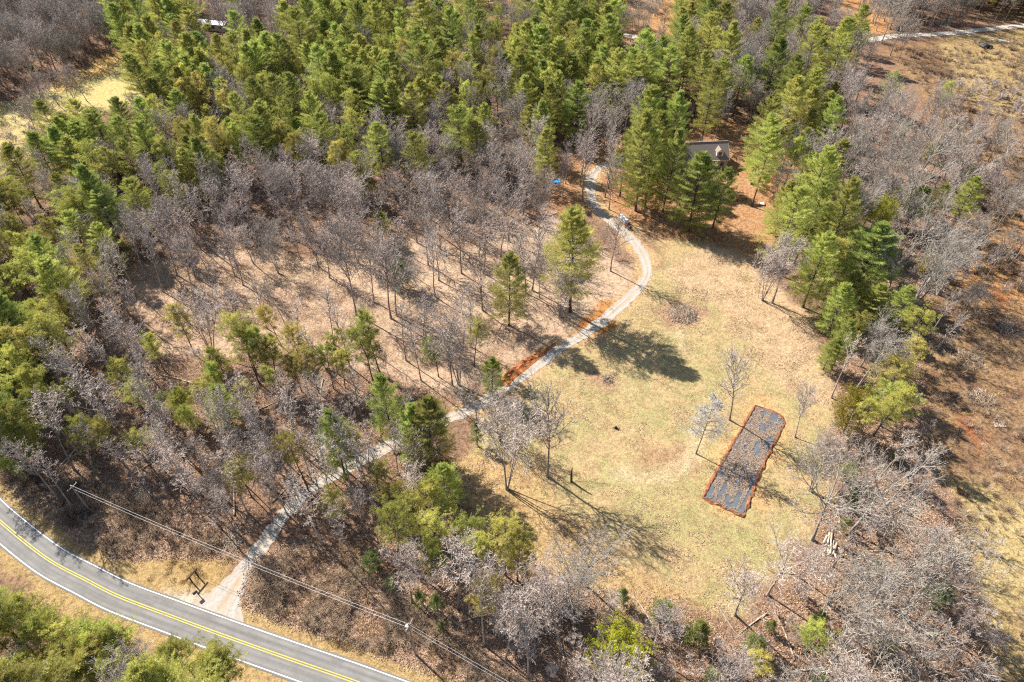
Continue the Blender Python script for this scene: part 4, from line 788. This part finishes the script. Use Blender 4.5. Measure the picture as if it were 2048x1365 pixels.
def window(x, y, z, w, h, parent, face='y'):
    f = MB().box((x,y,z), (w+0.2, 0.08, h+0.2) if face == 'y' else (0.08, w+0.2, h+0.2)).build('window', M['trim'], parent)
    sg = -1 if y < 0 else 1
    if face == 'y': MB().box((x,y+sg*0.035,z), (w,0.05,h)).build('pane', M['glass'], f); MB().box((x,y+sg*0.062,z), (0.05,0.02,h)).build('glazing_bar', M['trim'], f)
    else:
        sg = -1 if x < 0 else 1; MB().box((x+sg*0.035,y,z), (0.05,w,h)).build('pane', M['glass'], f); MB().box((x+sg*0.062,y,z), (0.02,0.05,h)).build('glazing_bar', M['trim'], f)
for wx in (-6.6, -4.0, 3.4, 6.4): window(wx, -ow-0.03, 1.6, 1.1, 1.4, house)
for wx in (-6, -2, 2, 6): window(wx, ow+0.03, 1.7, 1.0, 1.2, house)
window(HL/2-0.32, 1.5, 1.6, 1.0, 1.3, house, 'x'); window(HL/2-0.32, -2.0, 1.6, 1.0, 1.3, house, 'x')
dr_ = MB().box((0.2, -ow-0.04, 1.05), (1.0, 0.09, 2.1)).build('door', M['door'], house); MB().tube((0.55,-ow-0.09,1.0), (0.55,-ow-0.16,1.0), 0.035).build('handle', M['metal'], dr_)
MB().box((0.2, -ow-1.0, 0.12), (3.2, 1.9, 0.24)).build('porch_step', M['trim'], house)
dx = HL/2-3.2; dw = 1.05; df = -DH*0.80; dz0 = RZ+sl_*df; dzt = dz0+1.55; dpk = dzt+0.85          # dormer on the front slope
dm = MB().prism([(dx-dw,dz0-0.1),(dx+dw,dz0-0.1),(dx+dw,dzt),(dx,dpk-0.12),(dx-dw,dzt)], df, -0.9, 'y').build('dormer', M['trim'], house)
drf = MB()
for sgn in (-1, 1): drf.prism([(dx+sgn*(dw+0.2), dzt-0.16), (dx, dpk), (dx, dpk+0.1), (dx+sgn*(dw+0.2), dzt-0.06)], df-0.22, -0.45, 'y')
drf.build('dormer_roof', M['shingle'], dm)
wf = MB().box((dx, df-0.03, dz0+0.95), (1.0, 0.06, 1.15)).build('dormer_window', M['glass'], dm)
MB().box((HL/2-4.8, 1.6, RZ-0.35), (0.1,0.1,0.9)).build('vent_pipe', M['metal'], house)

# ------------------------------------------------------------------ outbuildings, far home
M['blue_metal'] = noise_mat('dark_blue_metal', (0.018,0.035,0.065), (0.035,0.06,0.10), 1.5, 0.4, 0.1, spec=0.5, stretch=(12,0.5,0.5))
M['black_wall'] = noise_mat('black_board_wall', (0.02,0.022,0.026), (0.04,0.042,0.048), 2, 0.8, 0.2)
sx, sy = at(1355, 254); sh = tag(empty('barn_shed', (sx, sy, float(gz(sx, sy))), R(38)), 'dark blue barn-roofed shed behind the house under pines', 'shed')
GP = [(-1.9,0),(1.9,0),(1.9,2.1),(1.35,3.2),(0,3.9),(-1.35,3.2),(-1.9,2.1)]
MB().prism(GP, -2.6, 2.6).build('wall', M['black_wall'], sh)
for (a0, z0), (a1, z1) in (((2.1,1.95),(1.45,3.24)), ((1.45,3.24),(0,4.0)), ((-1.45,3.24),(0,4.0)), ((-2.1,1.95),(-1.45,3.24))):
    MB().prism([(a0,z0),(a1,z1),(a1,z1+0.07),(a0,z0+0.07)], -2.8, 2.8).build('roof_panel', M['blue_metal'], sh)
d_ = MB().box((-2.63,0,1.0), (0.06,1.8,1.95)).build('door', M['blue_metal'], sh); MB().box((-2.68,0.1,1.0), (0.05,0.06,0.3)).build('handle', M['metal'], d_)
M['olive_roof'] = noise_mat('olive_roof', (0.22,0.21,0.10), (0.34,0.31,0.15), 1.5, 0.9, 0.1)
x, y = at(1092, 322); hut = tag(empty('garden_hut', (x, y, float(gz(x, y))), R(-18)), 'small hut with olive yellow roof beside the woods near the pool', 'hut')
MB().prism([(-1.6,0),(1.6,0),(1.6,2.0),(0,2.9),(-1.6,2.0)], -1.9, 1.9).build('wall', M['deadwood'], hut)
for sgn in (-1, 1): MB().prism([(sgn*1.85,1.86),(0,2.93),(0,3.02),(sgn*1.85,1.95)], -2.1, 2.1).build('roof_panel', M['olive_roof'], hut)
MB().box((0.2,-1.63,0.95), (0.9,0.05,1.8)).build('door', M['door'], hut)
M['white_roof'] = noise_mat('white_metal_roof', (0.55,0.62,0.70), (0.80,0.82,0.84), 0.4, 0.35, 0.05, stretch=(6,0.4,0.4))
x, y = at(422, 58); far = tag(empty('mobile_home', (x, y, float(gz(x, y))), R(-14)), 'distant long home with white metal roof among far pines', 'mobile home')
MB().prism([(-2.2,0),(2.2,0),(2.2,2.9),(0,3.5),(-2.2,2.9)], -8.5, 8.5).build('wall', M['trim'], far)
for sgn in (-1, 1): MB().prism([(sgn*2.5,2.86),(0,3.55),(0,3.63),(sgn*2.5,2.94)], -8.8, 8.8).build('roof_panel', M['white_roof'], far)
for wx in (-6, -2, 3, 6.4): window(wx, -2.22, 1.7, 1.2, 1.0, far)
MB().box((0.6,-2.24,1.25), (0.9,0.06,2.0)).build('door', M['door'], far)

# ------------------------------------------------------------------ vehicles and yard things
M['rubber'] = noise_mat('tyre_rubber', (0.012,0.012,0.012), (0.03,0.03,0.03), 6, 0.9, 0.2)
M['car_blue'] = noise_mat('dark_blue_paint', (0.012,0.016,0.045), (0.02,0.026,0.06), 0.8, 0.25, 0, spec=0.6)
M['red'] = noise_mat('faded_red_paint', (0.16,0.022,0.015), (0.24,0.04,0.03), 2, 0.6, 0)
M['black_plastic'] = noise_mat('black_plastic', (0.012,0.012,0.013), (0.03,0.03,0.032), 3, 0.55, 0)
M['pool_blue'] = noise_mat('pool_blue', (0.03,0.20,0.50), (0.05,0.28,0.62), 1, 0.4, 0)
def wheel(parent, x, y, r, w, axis=1):
    o_ = (0, w/2, 0) if axis else (w/2, 0, 0); ty = MB().tube((x-o_[0], y-o_[1], r), (x+o_[0], y+o_[1], r), r, k=16).build('wheel', M['rubber'], parent)
    MB().tube((x-o_[0]*1.08, y-o_[1]*1.08, r), (x+o_[0]*1.08, y+o_[1]*1.08, r), r*0.55, k=12).build('rim', M['metal'], ty)
def car(loc, rz, label, paint, cat='car', name='parked_car'):
    c = tag(empty(name, loc, rz), label, cat, 'vehicles by the far lane')
    prof = [(-2.25,0.35),(2.2,0.35),(2.3,0.6),(2.2,0.82),(1.1,0.95),(-2.05,0.98),(-2.3,0.75)]
    MB().prism([(a, z) for a, z in prof], -0.86, 0.86, 'y').build('body', paint, c)
    cb_ = MB().prism([(-1.75,0.97),(1.05,0.95),(0.35,1.44),(-1.15,1.46)], -0.74, 0.74, 'y').build('cabin', M['glass'], c)
    MB().box((-0.4,0,1.462), (1.45,1.36,0.04)).build('roof', paint, cb_)
    for wx in (-1.4, 1.4):
        for wy in (-0.82, 0.82): wheel(c, wx, wy, 0.33, 0.22)
    for wy in (-0.6, 0.6): MB().box((2.27,wy,0.68), (0.06,0.35,0.14)).build('headlight', M['white_paint'], c); MB().box((-2.28,wy,0.78), (0.05,0.3,0.14)).build('tail_light', M['red'], c)
    return c
x, y = at(1973, 95); car((x, y, float(gz(x, y))), R(8), 'dark blue junked car in golden grass below the far lane', M['car_blue'])
x, y = at(1803, 60); car((x, y, float(gz(x, y))), R(4), 'black car parked in the shade beside the far lane', M['black_plastic'])
x, y = at(2006, 84); bo = tag(empty('overturned_boat', (x, y, float(gz(x, y))), R(150)), 'white overturned boat lying in the grass beside the junked car', 'boat')
bm_ = MB(); ring_n = 9
for i in range(ring_n):
    f = i/(ring_n-1); w_ = 0.95*math.sin(PI*min(0.5, 0.12+0.62*(1-f)))*(1-f**5); hgt = 0.62+0.12*f
    for yy, zz_ in ((-w_, 0.02), (-w_*0.8, hgt*0.75), (0, hgt), (w_*0.8, hgt*0.75), (w_, 0.02)): bm_.v.append((-2.3+4.6*f, yy, zz_))
for i in range(ring_n-1):
    for j in range(4): a = i*5+j; bm_.f.append((a, a+1, a+6, a+5))
bm_.f.append((0,1,2,3,4)); hull = bm_.build('hull', M['white_paint'], bo); MB().box((0,0,0.70), (3.6,0.08,0.10)).build('keel', M['metal'], bo)
for i, (px, py, rz, ln) in enumerate(((1985,80,110,2.2),(1960,80,24,4.5),(1966,84,20,5.0),(1937,71,120,2.0),(2008,68,10,2.4),(2038,78,12,3.0))):
    x, y = at(px, py); tag(MB().box((0,0,0.09), (ln,0.5 if i in (0,3) else 0.16,0.14)).build('scrap_board', M['white_paint'] if i in (0,3) else M['log_end']), ['short white panel lying between the boat and the junked car','pale board lying just above the junked car','long pale board lying against the junked car','white panel lying below the far lane','pale scrap above the overturned boat','pale plank lying right of the overturned boat'][i], 'board', 'scrap by the junked car').location = (x, y, float(gz(x, y)))
    bpy.context.scene.collection.objects[-1].rotation_euler = (0,0,R(rz))
x, y = at(1246, 444); tl_ = tag(empty('utility_trailer', (x, y, float(gz(x, y))), R(-60)), 'white covered trailer parked beside the gravel drive', 'trailer')
MB().prism([(-0.85,0.45),(0.85,0.45),(0.85,1.25),(0.6,1.45),(-0.6,1.45),(-0.85,1.25)], -1.7, 1.6).build('body', M['white_paint'], tl_)
for wy in (-0.95, 0.95): wheel(tl_, -0.2, wy, 0.33, 0.2); MB().box((-0.2, wy, 0.74), (0.9,0.24,0.05)).build('fender', M['white_paint'], tl_)
for wy in (-0.5, 0.5): MB().tube((1.6,wy,0.5), (2.5,0,0.45), 0.05).build('drawbar', M['metal'], tl_)
x, y = at(1256, 457); qd = tag(empty('quad_bike', (x, y, float(gz(x, y))), R(-60)), 'black quad bike in front of the white trailer', 'quad bike')
MB().prism([(-0.9,0.5),(0.9,0.5),(0.95,0.75),(0.3,0.85),(-0.3,0.72),(-0.95,0.8)], -0.28, 0.28, 'y').build('body', M['black_plastic'], qd)
MB().box((-0.25,0,0.88), (0.7,0.32,0.14)).build('seat', M['black_plastic'], qd); MB().tube((0.35,-0.42,1.08), (0.35,0.42,1.08), 0.025).build('handlebar', M['metal'], qd); MB().tube((0.5,0,0.8), (0.35,0,1.08), 0.03).build('steering_column', M['metal'], qd)
for wx in (-0.65, 0.65):
    for wy in (-0.45, 0.45): wheel(qd, wx, wy, 0.3, 0.26)
    MB().box((wx,0,0.84), (0.5,0.95,0.05)).build('rack', M['red'] if wx < 0 else M['black_plastic'], qd)
x, y = at(1113, 365); pl = tag(empty('paddling_pool', (x, y, float(gz(x, y)))), 'round blue paddling pool in shade by the leafless trees', 'paddling pool')
MB().tube((0,0,0.0), (0,0,0.14), 1.15, k=28).build('pool_floor', M['pool_blue'], pl)
pr = MB()
for i in range(28):
    a, c_ = 2*PI*i/28, 2*PI*(i+1)/28; pr.tube((1.2*math.cos(a),1.2*math.sin(a),0.22), (1.2*math.cos(c_),1.2*math.sin(c_),0.22), 0.14, k=6)
pr.build('pool_rim', M['pool_blue'], pl)
x, y = at(1116, 320); tk = tag(empty('lawn_tractor', (x, y, float(gz(x, y))), R(15)), 'dark red lawn tractor parked next to the olive-roofed hut', 'lawn tractor')
MB().box((0.55,0,0.65), (1.0,0.6,0.5)).build('hood', M['red'], tk); MB().box((-0.35,0,0.5), (1.0,0.7,0.25)).build('deck', M['black_plastic'], tk); MB().box((-0.5,0,0.8), (0.45,0.5,0.3)).build('seat', M['black_plastic'], tk); MB().tube((0.05,0,0.8), (-0.12,0,1.15), 0.025).build('steering_column', M['metal'], tk)
for wx, r_ in ((-0.6,0.36),(0.8,0.24)):
    for wy in (-0.45, 0.45): wheel(tk, wx, wy, r_, 0.2)
x, y = at(1523, 408); bx2 = tag(empty('planter_box', (x, y, float(gz(x, y))), R(-12)), 'square wooden planter box in the yard below the house', 'planter box')
for i, (cx2, cy2, lx, ly) in enumerate(((0,-0.75,1.6,0.12),(0,0.75,1.6,0.12),(-0.74,0,0.12,1.38),(0.74,0,0.12,1.38))): MB().box((cx2,cy2,0.22), (lx,ly,0.44)).build('side_board', M['deadwood'], bx2)
MB().box((0,0,0.16), (1.36,1.38,0.3)).build('soil', M['trim'], bx2)
def rail_fence(p0, p1, n_, label):
    a, b_ = Vector((*at(*p0), 0)), Vector((*at(*p1), 0)); d = b_-a; ln = d.length; f_ = tag(empty('rail_fence', (a.x, a.y, float(gz(a.x, a.y))), math.atan2(d.y, d.x)), label, 'fence', 'dark wooden rail fences')
    for i in range(n_+1): MB().box((ln*i/n_,0,0.65), (0.14,0.14,1.3)).build('post', M['black_wood'], f_)
    for i in range(n_):
        for z_ in (0.4, 0.8, 1.15): MB().box((ln*(i+0.5)/n_,0.08,z_), (ln/n_-0.02,0.04,0.13)).build('rail', M['black_wood'], f_)
rail_fence((1606,508), (1650,540), 3, 'dark rail fence under the pines right of the field')
rail_fence((1440,410), (1492,402), 3, 'low rail fence in the orange yard below the house')

# ------------------------------------------------------------------ sign frame and mailbox at the road
p1, p2 = at(384.9, 1165.4), at(395.9, 1153); x, y = (p1[0]+p2[0])/2, (p1[1]+p2[1])/2; ln = math.dist(p1, p2); FH = 1.85
sf = tag(empty('sign_frame', (x, y, float(gz(x, y))), math.atan2(p2[1]-p1[1], p2[0]-p1[0])), 'empty black wooden sign frame standing on the verge grass', 'sign frame')
for sx_ in (-ln/2, ln/2): MB().box((sx_,0,FH/2), (0.19,0.19,FH)).build('post', M['black_wood'], sf)
MB().box((0,0,FH+0.09), (ln+1.1,0.20,0.18)).build('top_beam', M['black_wood'], sf)
x, y = at(397, 1189.6); mb_ = tag(empty('mailbox', (x, y, float(gz(x, y))), R(50)), 'black mailbox on a dark post beside the road', 'mailbox')
MB().box((0,0,0.55), (0.15,0.15,1.1)).build('post', M['black_wood'], mb_); MB().box((-0.2,0,1.12), (0.75,0.12,0.06)).build('arm', M['black_wood'], mb_)
MB().prism([(-0.2,1.15),(0.2,1.15),(0.2,1.4),(0.14,1.5),(0,1.55),(-0.14,1.5),(-0.2,1.4)], -0.62, 0.12).build('box', M['black_plastic'], mb_); MB().box((-0.65,0,1.28), (0.03,0.26,0.26)).build('door', M['black_plastic'], mb_); MB().box((-0.2,0.16,1.36), (0.03,0.02,0.2)).build('flag', M['red'], mb_)

# ------------------------------------------------------------------ utility poles and wires
def pole(base, h, rz, label, trans=False):
    x, y = base; u = tag(empty('utility_pole', (x, y, float(gz(x, y))-0.1), rz), label, 'utility pole', 'wooden utility poles')
    MB().tube((0,0,0), (0,0,h), 0.17, 0.11, 10).build('post', M['pole'], u)
    ca = MB().box((0,0.16,h-0.35), (2.0,0.11,0.12)).build('crossarm', M['pole'], u)
    for ix in (-0.9, 0, 0.9): MB().tube((ix,0.16,h-0.29), (ix,0.16,h-0.05), 0.055, 0.035, 8).build('insulator', M['white_paint'], ca)
    MB().tube((0,-0.14,h-1.35), (0,-0.2,h-1.35), 0.05).build('bracket', M['metal'], u)
    if trans:
        tr_ = MB().tube((0.0,-0.38,h-1.9), (0,-0.38,h-1.1), 0.24, k=14).build('transformer', M['metal'], u)
        for ix in (-0.1, 0.1): MB().tube((ix,-0.38,h-1.1), (ix,-0.38,h-0.85), 0.035, k=8).build('bushing', M['white_paint'], tr_)
    return Vector((x, y, h))
b1, b2 = at(179, 1020), at(832, 1312); ph1, ph2 = height_of((179,1020), (140,970)), height_of((832,1312), (817,1248)); wdir = math.atan2(b2[1]-b1[1], b2[0]-b1[0])
A1 = pole(b1, ph1, wdir-PI/2, 'utility pole above the road bend with two wires'); A2 = pole(b2, ph2, wdir-PI/2, 'utility pole on the brushy verge with white insulators', True)
b3 = at(1714, 46); pole(b3, min(12, height_of((1714,46), (1727,-4))), R(20), 'utility pole rising beside the far lane'); b4 = at(359, 140); pole(b4, min(10, height_of((359,140), (350,106))), R(70), 'pale distant utility pole among pines near the yellow field')
def wire(a, b_, sag, r_, label):
    pts = [a.lerp(b_, i/24)-Vector((0,0,sag*4*(i/24)*(1-i/24))) for i in range(25)]; P = np.array([[tuple(p) for p in pts]]); g_ = Geo(); g_.tubes(P, np.full((1,25), r_), 5); v, t_ = g_.out()
    tag(link('overhead_wire', np_mesh('overhead_wire', v, t_, [M['wire']])), label, 'wire', 'power lines along the road')
dirw = (A2-A1); dirw.z = 0; dirw.normalize(); E1 = A1-dirw*70; E2 = A2+Vector((0.88,-0.47,0))*80
for dz_, nm in ((-0.08, 'upper'), (-1.35, 'lower')):
    o_ = Vector((0,0,dz_)); wire(A1+o_, A2+o_, 1.2, 0.017, nm+' power line spanning between the two roadside poles'); wire(A2+o_, E2+o_, 0.8, 0.013, nm+' power line leaving the pole on the verge')

# ------------------------------------------------------------------ garden bed: black ground cloth inside a low red clay bank
M['cloth'] = noise_mat('black_ground_cloth', (0.075,0.082,0.095), (0.125,0.132,0.146), 0.8, 0.55, 0.5, coord='World', detail=6)
M['bed_litter'] = noise_mat('leaves_on_cloth', (0.20,0.14,0.10), (0.42,0.31,0.22), 2.5, 0.95, 0.5, coord='World')
M['clay'] = noise_mat('red_clay', (0.10,0.045,0.027), (0.32,0.125,0.052), 1.4, 0.98, 0.8, coord='World', detail=7)
M['clay_fresh'] = noise_mat('fresh_red_clay', (0.20,0.06,0.022), (0.46,0.17,0.055), 1.1, 0.98, 0.9, coord='World', detail=8)
bedp = [np.array(at(*p)) for p in ((1408,994),(1511,813),(1557,831),(1567,848),(1546,887),(1521,940),(1502,985),(1485,1031))]
bc = sum(bedp)/8; bed = tag(empty('garden_bed', (bc[0], bc[1], float(gz(*bc)))), 'long black cloth garden bed edged by a red clay bank', 'garden bed')
loop = []
for i in range(8):
    a, b_ = bedp[i], bedp[(i+1) % 8]; n_ = max(2, int(np.linalg.norm(b_-a)/0.35)); loop += [a+(b_-a)*k/n_ for k in range(n_)]
loop = np.array(loop)-bc; nl = len(loop)
rr_ = 1.0; gr = lambda q: float(gz(q[0]+bc[0], q[1]+bc[1]))-float(gz(*bc))
V = [(0,0,0.12)]; F = []                      # cloth as a softly rumpled fan
rings = 10
for r_ in range(1, rings+1):
    for p in loop: q = p*(r_/rings); V.append((q[0], q[1], gr(q)+0.13+0.12*(float(vnoise(q[0]+40, q[1], 0.9))-0.5)))
for i in range(nl): F.append((0, 1+i, 1+(i+1) % nl))
for r_ in range(rings-1):
    for i in range(nl): a = 1+r_*nl+i; b_ = 1+r_*nl+(i+1) % nl; F.append((a, a+nl, b_+nl, b_))
me = bpy.data.meshes.new('ground_cloth'); me.from_pydata(V, [], F); me.materials.append(M['cloth']); me.update(); link('ground_cloth', me, bed)
V = []; F = []; k = 7                                   # clay bank round it
for i, p in enumerate(loop):
    d = loop[(i+1) % nl]-loop[i-1]; d = d/np.linalg.norm(d); nn = np.array([d[1], -d[0]]); nn = nn if np.dot(nn, p) > 0 else -nn
    wv = 0.08+0.75*float(vnoise(p[0]*1.0, p[1]+9, 1.1))**1.5; hv = 0.05+0.40*float(vnoise(p[0]+5, p[1], 0.7))
    for j in range(k):
        f = j/(k-1); o_ = -0.25+f*(wv+0.45); q = p+nn*o_; V.append((q[0], q[1], gr(q)+(0.06 if j in (0,) else -0.05 if j == k-1 else 0)+hv*math.sin(PI*f)**0.8*(0.75+0.5*random.random())))
for i in range(nl):
    for j in range(k-1): a = i*k+j; b_ = ((i+1) % nl)*k+j; F.append((a, b_, b_+1, a+1))
me = bpy.data.meshes.new('clay_bank'); me.from_pydata(V, [], F); me.materials.append(M['clay']); me.update(); link('clay_bank', me, bed)
cnt = 1; drifts = Geo()                                 # drifts of leaves blown onto the cloth
u1 = (bedp[1]-bedp[0]); u1 = u1/np.linalg.norm(u1); v1 = np.array([u1[1], -u1[0]]); ln1 = np.linalg.norm(bedp[1]-bedp[0]); w1 = np.linalg.norm(bedp[2]-bedp[1])+1.5
C_ = []
for i in range(22000):
    a, b_ = random.uniform(0.3, ln1-0.3), random.uniform(0.2, w1); p = bedp[0]+u1*a+v1*b_
    if not inpoly(np.array([p[0]]), np.array([p[1]]), np.array(bedp))[0]: continue
    if float(vnoise(a*0.45+3, b_*1.3, 1.0))*0.75+0.25*float(vnoise(a+30, b_, 0.3)) < 0.41: continue
    C_.append((p[0]-bc[0], p[1]-bc[1], gr(p-bc)+random.uniform(0.17, 0.24)))
C_ = np.array(C_); nC = len(C_); uu = unit(np.concatenate([RNG.normal(size=(nC,2)), 0.3*RNG.normal(size=(nC,1))], 1)); vv = unit(np.cross(uu, np.array([0,0,1.0])+0.3*RNG.normal(size=(nC,3)))); s_ = RNG.uniform(0.05,0.13,(nC,1))
V = np.stack([C_-uu*s_, C_+vv*s_*0.6, C_+uu*s_, C_-vv*s_*0.6], 1).reshape(-1,3); T = ((np.arange(nC)*4)[:,None,None]+np.array([[0,1,2],[0,2,3]])).reshape(-1,3)
tag(link('leaf_drift', np_mesh('leaf_drift', V, T, [M['bed_litter']]), bed), kind='stuff')

# red clay cut beside the drive: a broken bank of clods
bank_l = spline(G([(1004,770),(1008,752),(1030,732),(1062,712),(1092,698),(1112,686)]), 0.5); V = []; F = []; k = 8
for i, p in enumerate(bank_l):
    f = i/(len(bank_l)-1); d = bank_l[min(i+1, len(bank_l)-1)]-bank_l[max(i-1, 0)]; d = d/np.linalg.norm(d); nn = np.array([d[1], -d[0]])
    for j in range(k):
        g_ = j/(k-1); w_ = (3.6-1.6*f)*math.sin(PI*min(1, 0.12+0.95*f))**0.5; q = p+nn*(w_*g_-0.3); h_ = np.interp(g_, [0,0.12,0.3,0.7,1], [-0.05,0.75,0.62,0.22,-0.04])*(0.25+1.5*float(vnoise(q[0], q[1], 0.55)))
        V.append((q[0], q[1], float(gz(q[0], q[1]))+h_*math.sin(PI*min(0.97, 0.06+0.94*f))**0.4))
for i in range(len(bank_l)-1):
    for j in range(k-1): a = i*k+j; F.append((a, a+1, a+k+1, a+k))
me = bpy.data.meshes.new('clay_bank'); me.from_pydata(V, [], F); me.materials.append(M['clay_fresh']); me.update(); tag(link('clay_bank', me), 'red clay cut bank along the uphill side of the drive', 'bank')

# ------------------------------------------------------------------ brush piles, stumps, logs, snag
def brush_pile(px, py, rad_, h, n_, label, m_='deadwood', name='brush_pile'):
    x, y = at(px, py); g_ = Geo(); a = RNG.uniform(0, 2*PI, n_); r_ = rad_*np.sqrt(RNG.uniform(0,1,n_)); z_ = h*(1-(r_/rad_)**2)*RNG.uniform(0.1,1,n_)+0.05
    st = np.stack([r_*np.cos(a), r_*np.sin(a), z_], 1); b_ = RNG.uniform(0, 2*PI, n_); d = unit(np.stack([np.cos(b_), np.sin(b_), RNG.normal(0,0.22,n_)], 1)); ln = RNG.uniform(0.6,2.2,n_)*min(1, rad_/2.5)
    st = st-d*(ln/2)[:,None]; P = lines(st, d, ln, 3, 0.14, -0.01); P[:,:,2] = np.maximum(P[:,:,2], 0.03); rr = RNG.uniform(0.02,0.07,n_); g_.tubes(P, rad(rr, rr*0.5, 4), 4); v, t_ = g_.out()
    o_ = tag(link(name, np_mesh(name, v, t_, [M[m_]])), label, 'brush pile', 'heaps of cut branches'); o_.location = (x, y, float(gz(x, y))); return o_
brush_pile(1366, 630, 3.4, 1.5, 420, 'large round brush pile on the field beside the drive')
brush_pile(1215, 757, 1.4, 0.5, 110, 'small ring of branches round a burnt stump in the field')
brush_pile(1880, 690, 3.6, 1.6, 380, 'tangled brush heap on cleared land beside the pines'); brush_pile(1935, 720, 3.2, 1.2, 220, 'dark brush heap further right on the cleared land')
brush_pile(1962, 800, 2.8, 1.0, 200, 'low brush heap on cleared land above the sawn timbers'); brush_pile(2015, 660, 3.0, 1.1, 220, 'brush heap on cleared land near the right edge'); brush_pile(462, 1086, 1.9, 0.8, 130, 'bleached branch heap beside the drive near the wires', 'log_end'); brush_pile(284, 992, 2.0, 0.8, 120, 'pale branch heap at the wood edge above the verge', 'log_end')
brush_pile(1890, 50, 4.0, 1.2, 160, 'pale rubbish heap on the bank above the far lane', 'log_end'); brush_pile(1690, 22, 3.6, 1.1, 120, 'scattered pale slash behind the far utility pole', 'log_end')
def log(x, y, z, rz, ln, r_, label, group, tilt=0, m_='log_end', name='log'):
    o_ = MB().tube((-ln/2,0,0), (-ln*0.1,0.03*ln*0.3,0), r_, r_*0.94, 9).tube((-ln*0.1,0.03*ln*0.3,0), (ln/2,0,0), r_*0.94, r_*0.82, 9).build(name, M[m_], smooth=False)
    o_.location = (x, y, z+float(gz(x, y))); o_.rotation_euler = (0, tilt, rz); return tag(o_, label, 'log', group)
rowA = [(1654,1072,1646,1088),(1659,1066,1655,1088),(1662,1070,1660,1090),(1664,1060,1663,1080),(1667,1082,1664,1098)]
rowB = [(1652,1090,1648,1106),(1657,1092,1655,1112),(1661,1090,1659,1110),(1665,1086,1657,1112),(1668,1092,1662,1108),(1672,1089,1664,1112),(1677,1096,1682,1114),(1682,1102,1688,1114),(1668,1110,1671,1119),(1672,1110,1675,1120)]
for row, z_, lb in ((rowA, 0.17, 'pale cut log in the upper row of the log stack'), (rowB, 0.17, 'pale cut log in the lower row of the log stack')):
    for i, (x0_, y0_, x1_, y1_) in enumerate(row):
        a, b_ = at(x0_, y0_), at(x1_, y1_); log((a[0]+b_[0])/2, (a[1]+b_[1])/2, z_+(0.28 if i % 3 == 2 else 0), math.atan2(b_[1]-a[1], b_[0]-a[0]), math.dist(a, b_), 0.17, ['first','second','third','fourth','fifth','sixth','seventh','eighth','ninth','tenth'][i]+' '+lb+' from its left end', lb.replace('pale cut log', 'logs'), 0)
for i, (x0_, y0_, x1_, y1_, lb) in enumerate(((782,1172,800,1194,'pale fallen log at the wood edge, uppermost of the verge logs'),(800,1188,822,1208,'long pale fallen log at the wood edge above the verge'),(824,1214,842,1226,'short pale fallen log beside two dark bushes'),(848,1210,880,1232,'fallen log in shade along the lower wood edge'),(890,1232,930,1262,'long fallen log in shade under bare trees by the verge'),(948,1302,972,1318,'white fallen branch lying in the brushy verge'),(700,1165,712,1158,'broken fallen log near the wood edge above the verge'),(264,970,300,1000,'pale fallen trunk beside the branch heap above the verge'))):
    a, b_ = at(x0_, y0_), at(x1_, y1_); log((a[0]+b_[0])/2, (a[1]+b_[1])/2, 0.16, math.atan2(b_[1]-a[1], b_[0]-a[0]), math.dist(a, b_), 0.13, lb, 'fallen logs along the lower wood edge', 0, 'log_end' if i < 6 else 'deadwood', 'fallen_log')
for i in range(5):
    a, b_ = at(1985+5*i, 842), at(1991+5*i, 856); tag(MB().box((0,0,0.12), (math.dist(a, b_),0.28,0.2)).build('timber', M['deadwood']), ['first','second','third','fourth','fifth'][i]+' grey sawn timber from the left in the row on cleared land', 'timber', 'row of sawn timbers on cleared land').location = ((a[0]+b_[0])/2, (a[1]+b_[1])/2, float(gz(*a)))
    COL.objects[-1].rotation_euler = (0,0,math.atan2(b_[1]-a[1], b_[0]-a[0]))
x, y = at(1217, 757); MB_ = MB().tube((0,0,0), (0.05,0,0.45), 0.32, 0.26, 11); o_ = tag(MB_.build('tree_stump', M['black_wood']), 'charred stump inside the small ring of branches', 'stump', 'stumps in the field'); o_.location = (x, y, float(gz(x, y)))
x, y = at(1232, 855); MB_ = MB().tube((0,0,0), (0.0,0.05,0.6), 0.30, 0.22, 11).tube((0.1,0,0.3), (0.75,-0.3,0.35), 0.12, 0.06, 7).tube((-0.1,0,0.2), (-0.6,0.2,0.12), 0.12, 0.05, 7); o_ = tag(MB_.build('tree_stump', M['black_wood']), 'dark broken stump alone in the middle of the field', 'stump', 'stumps in the field'); o_.location = (x, y, float(gz(x, y)))
x, y = at(1143, 962); MB_ = MB().tube((0,0,0), (-0.15,0.1,2.4), 0.26, 0.2, 9).tube((-0.15,0.1,2.4), (-0.1,0.2,4.2), 0.2, 0.09, 8).tube((-0.12,0.1,2.0), (-0.9,-0.3,2.9), 0.09, 0.04, 6); o_ = tag(MB_.build('tree_snag', M['pine_bark']), 'broken dark snag standing among long shadows in the field', 'snag'); o_.location = (x, y, float(gz(x, y)))
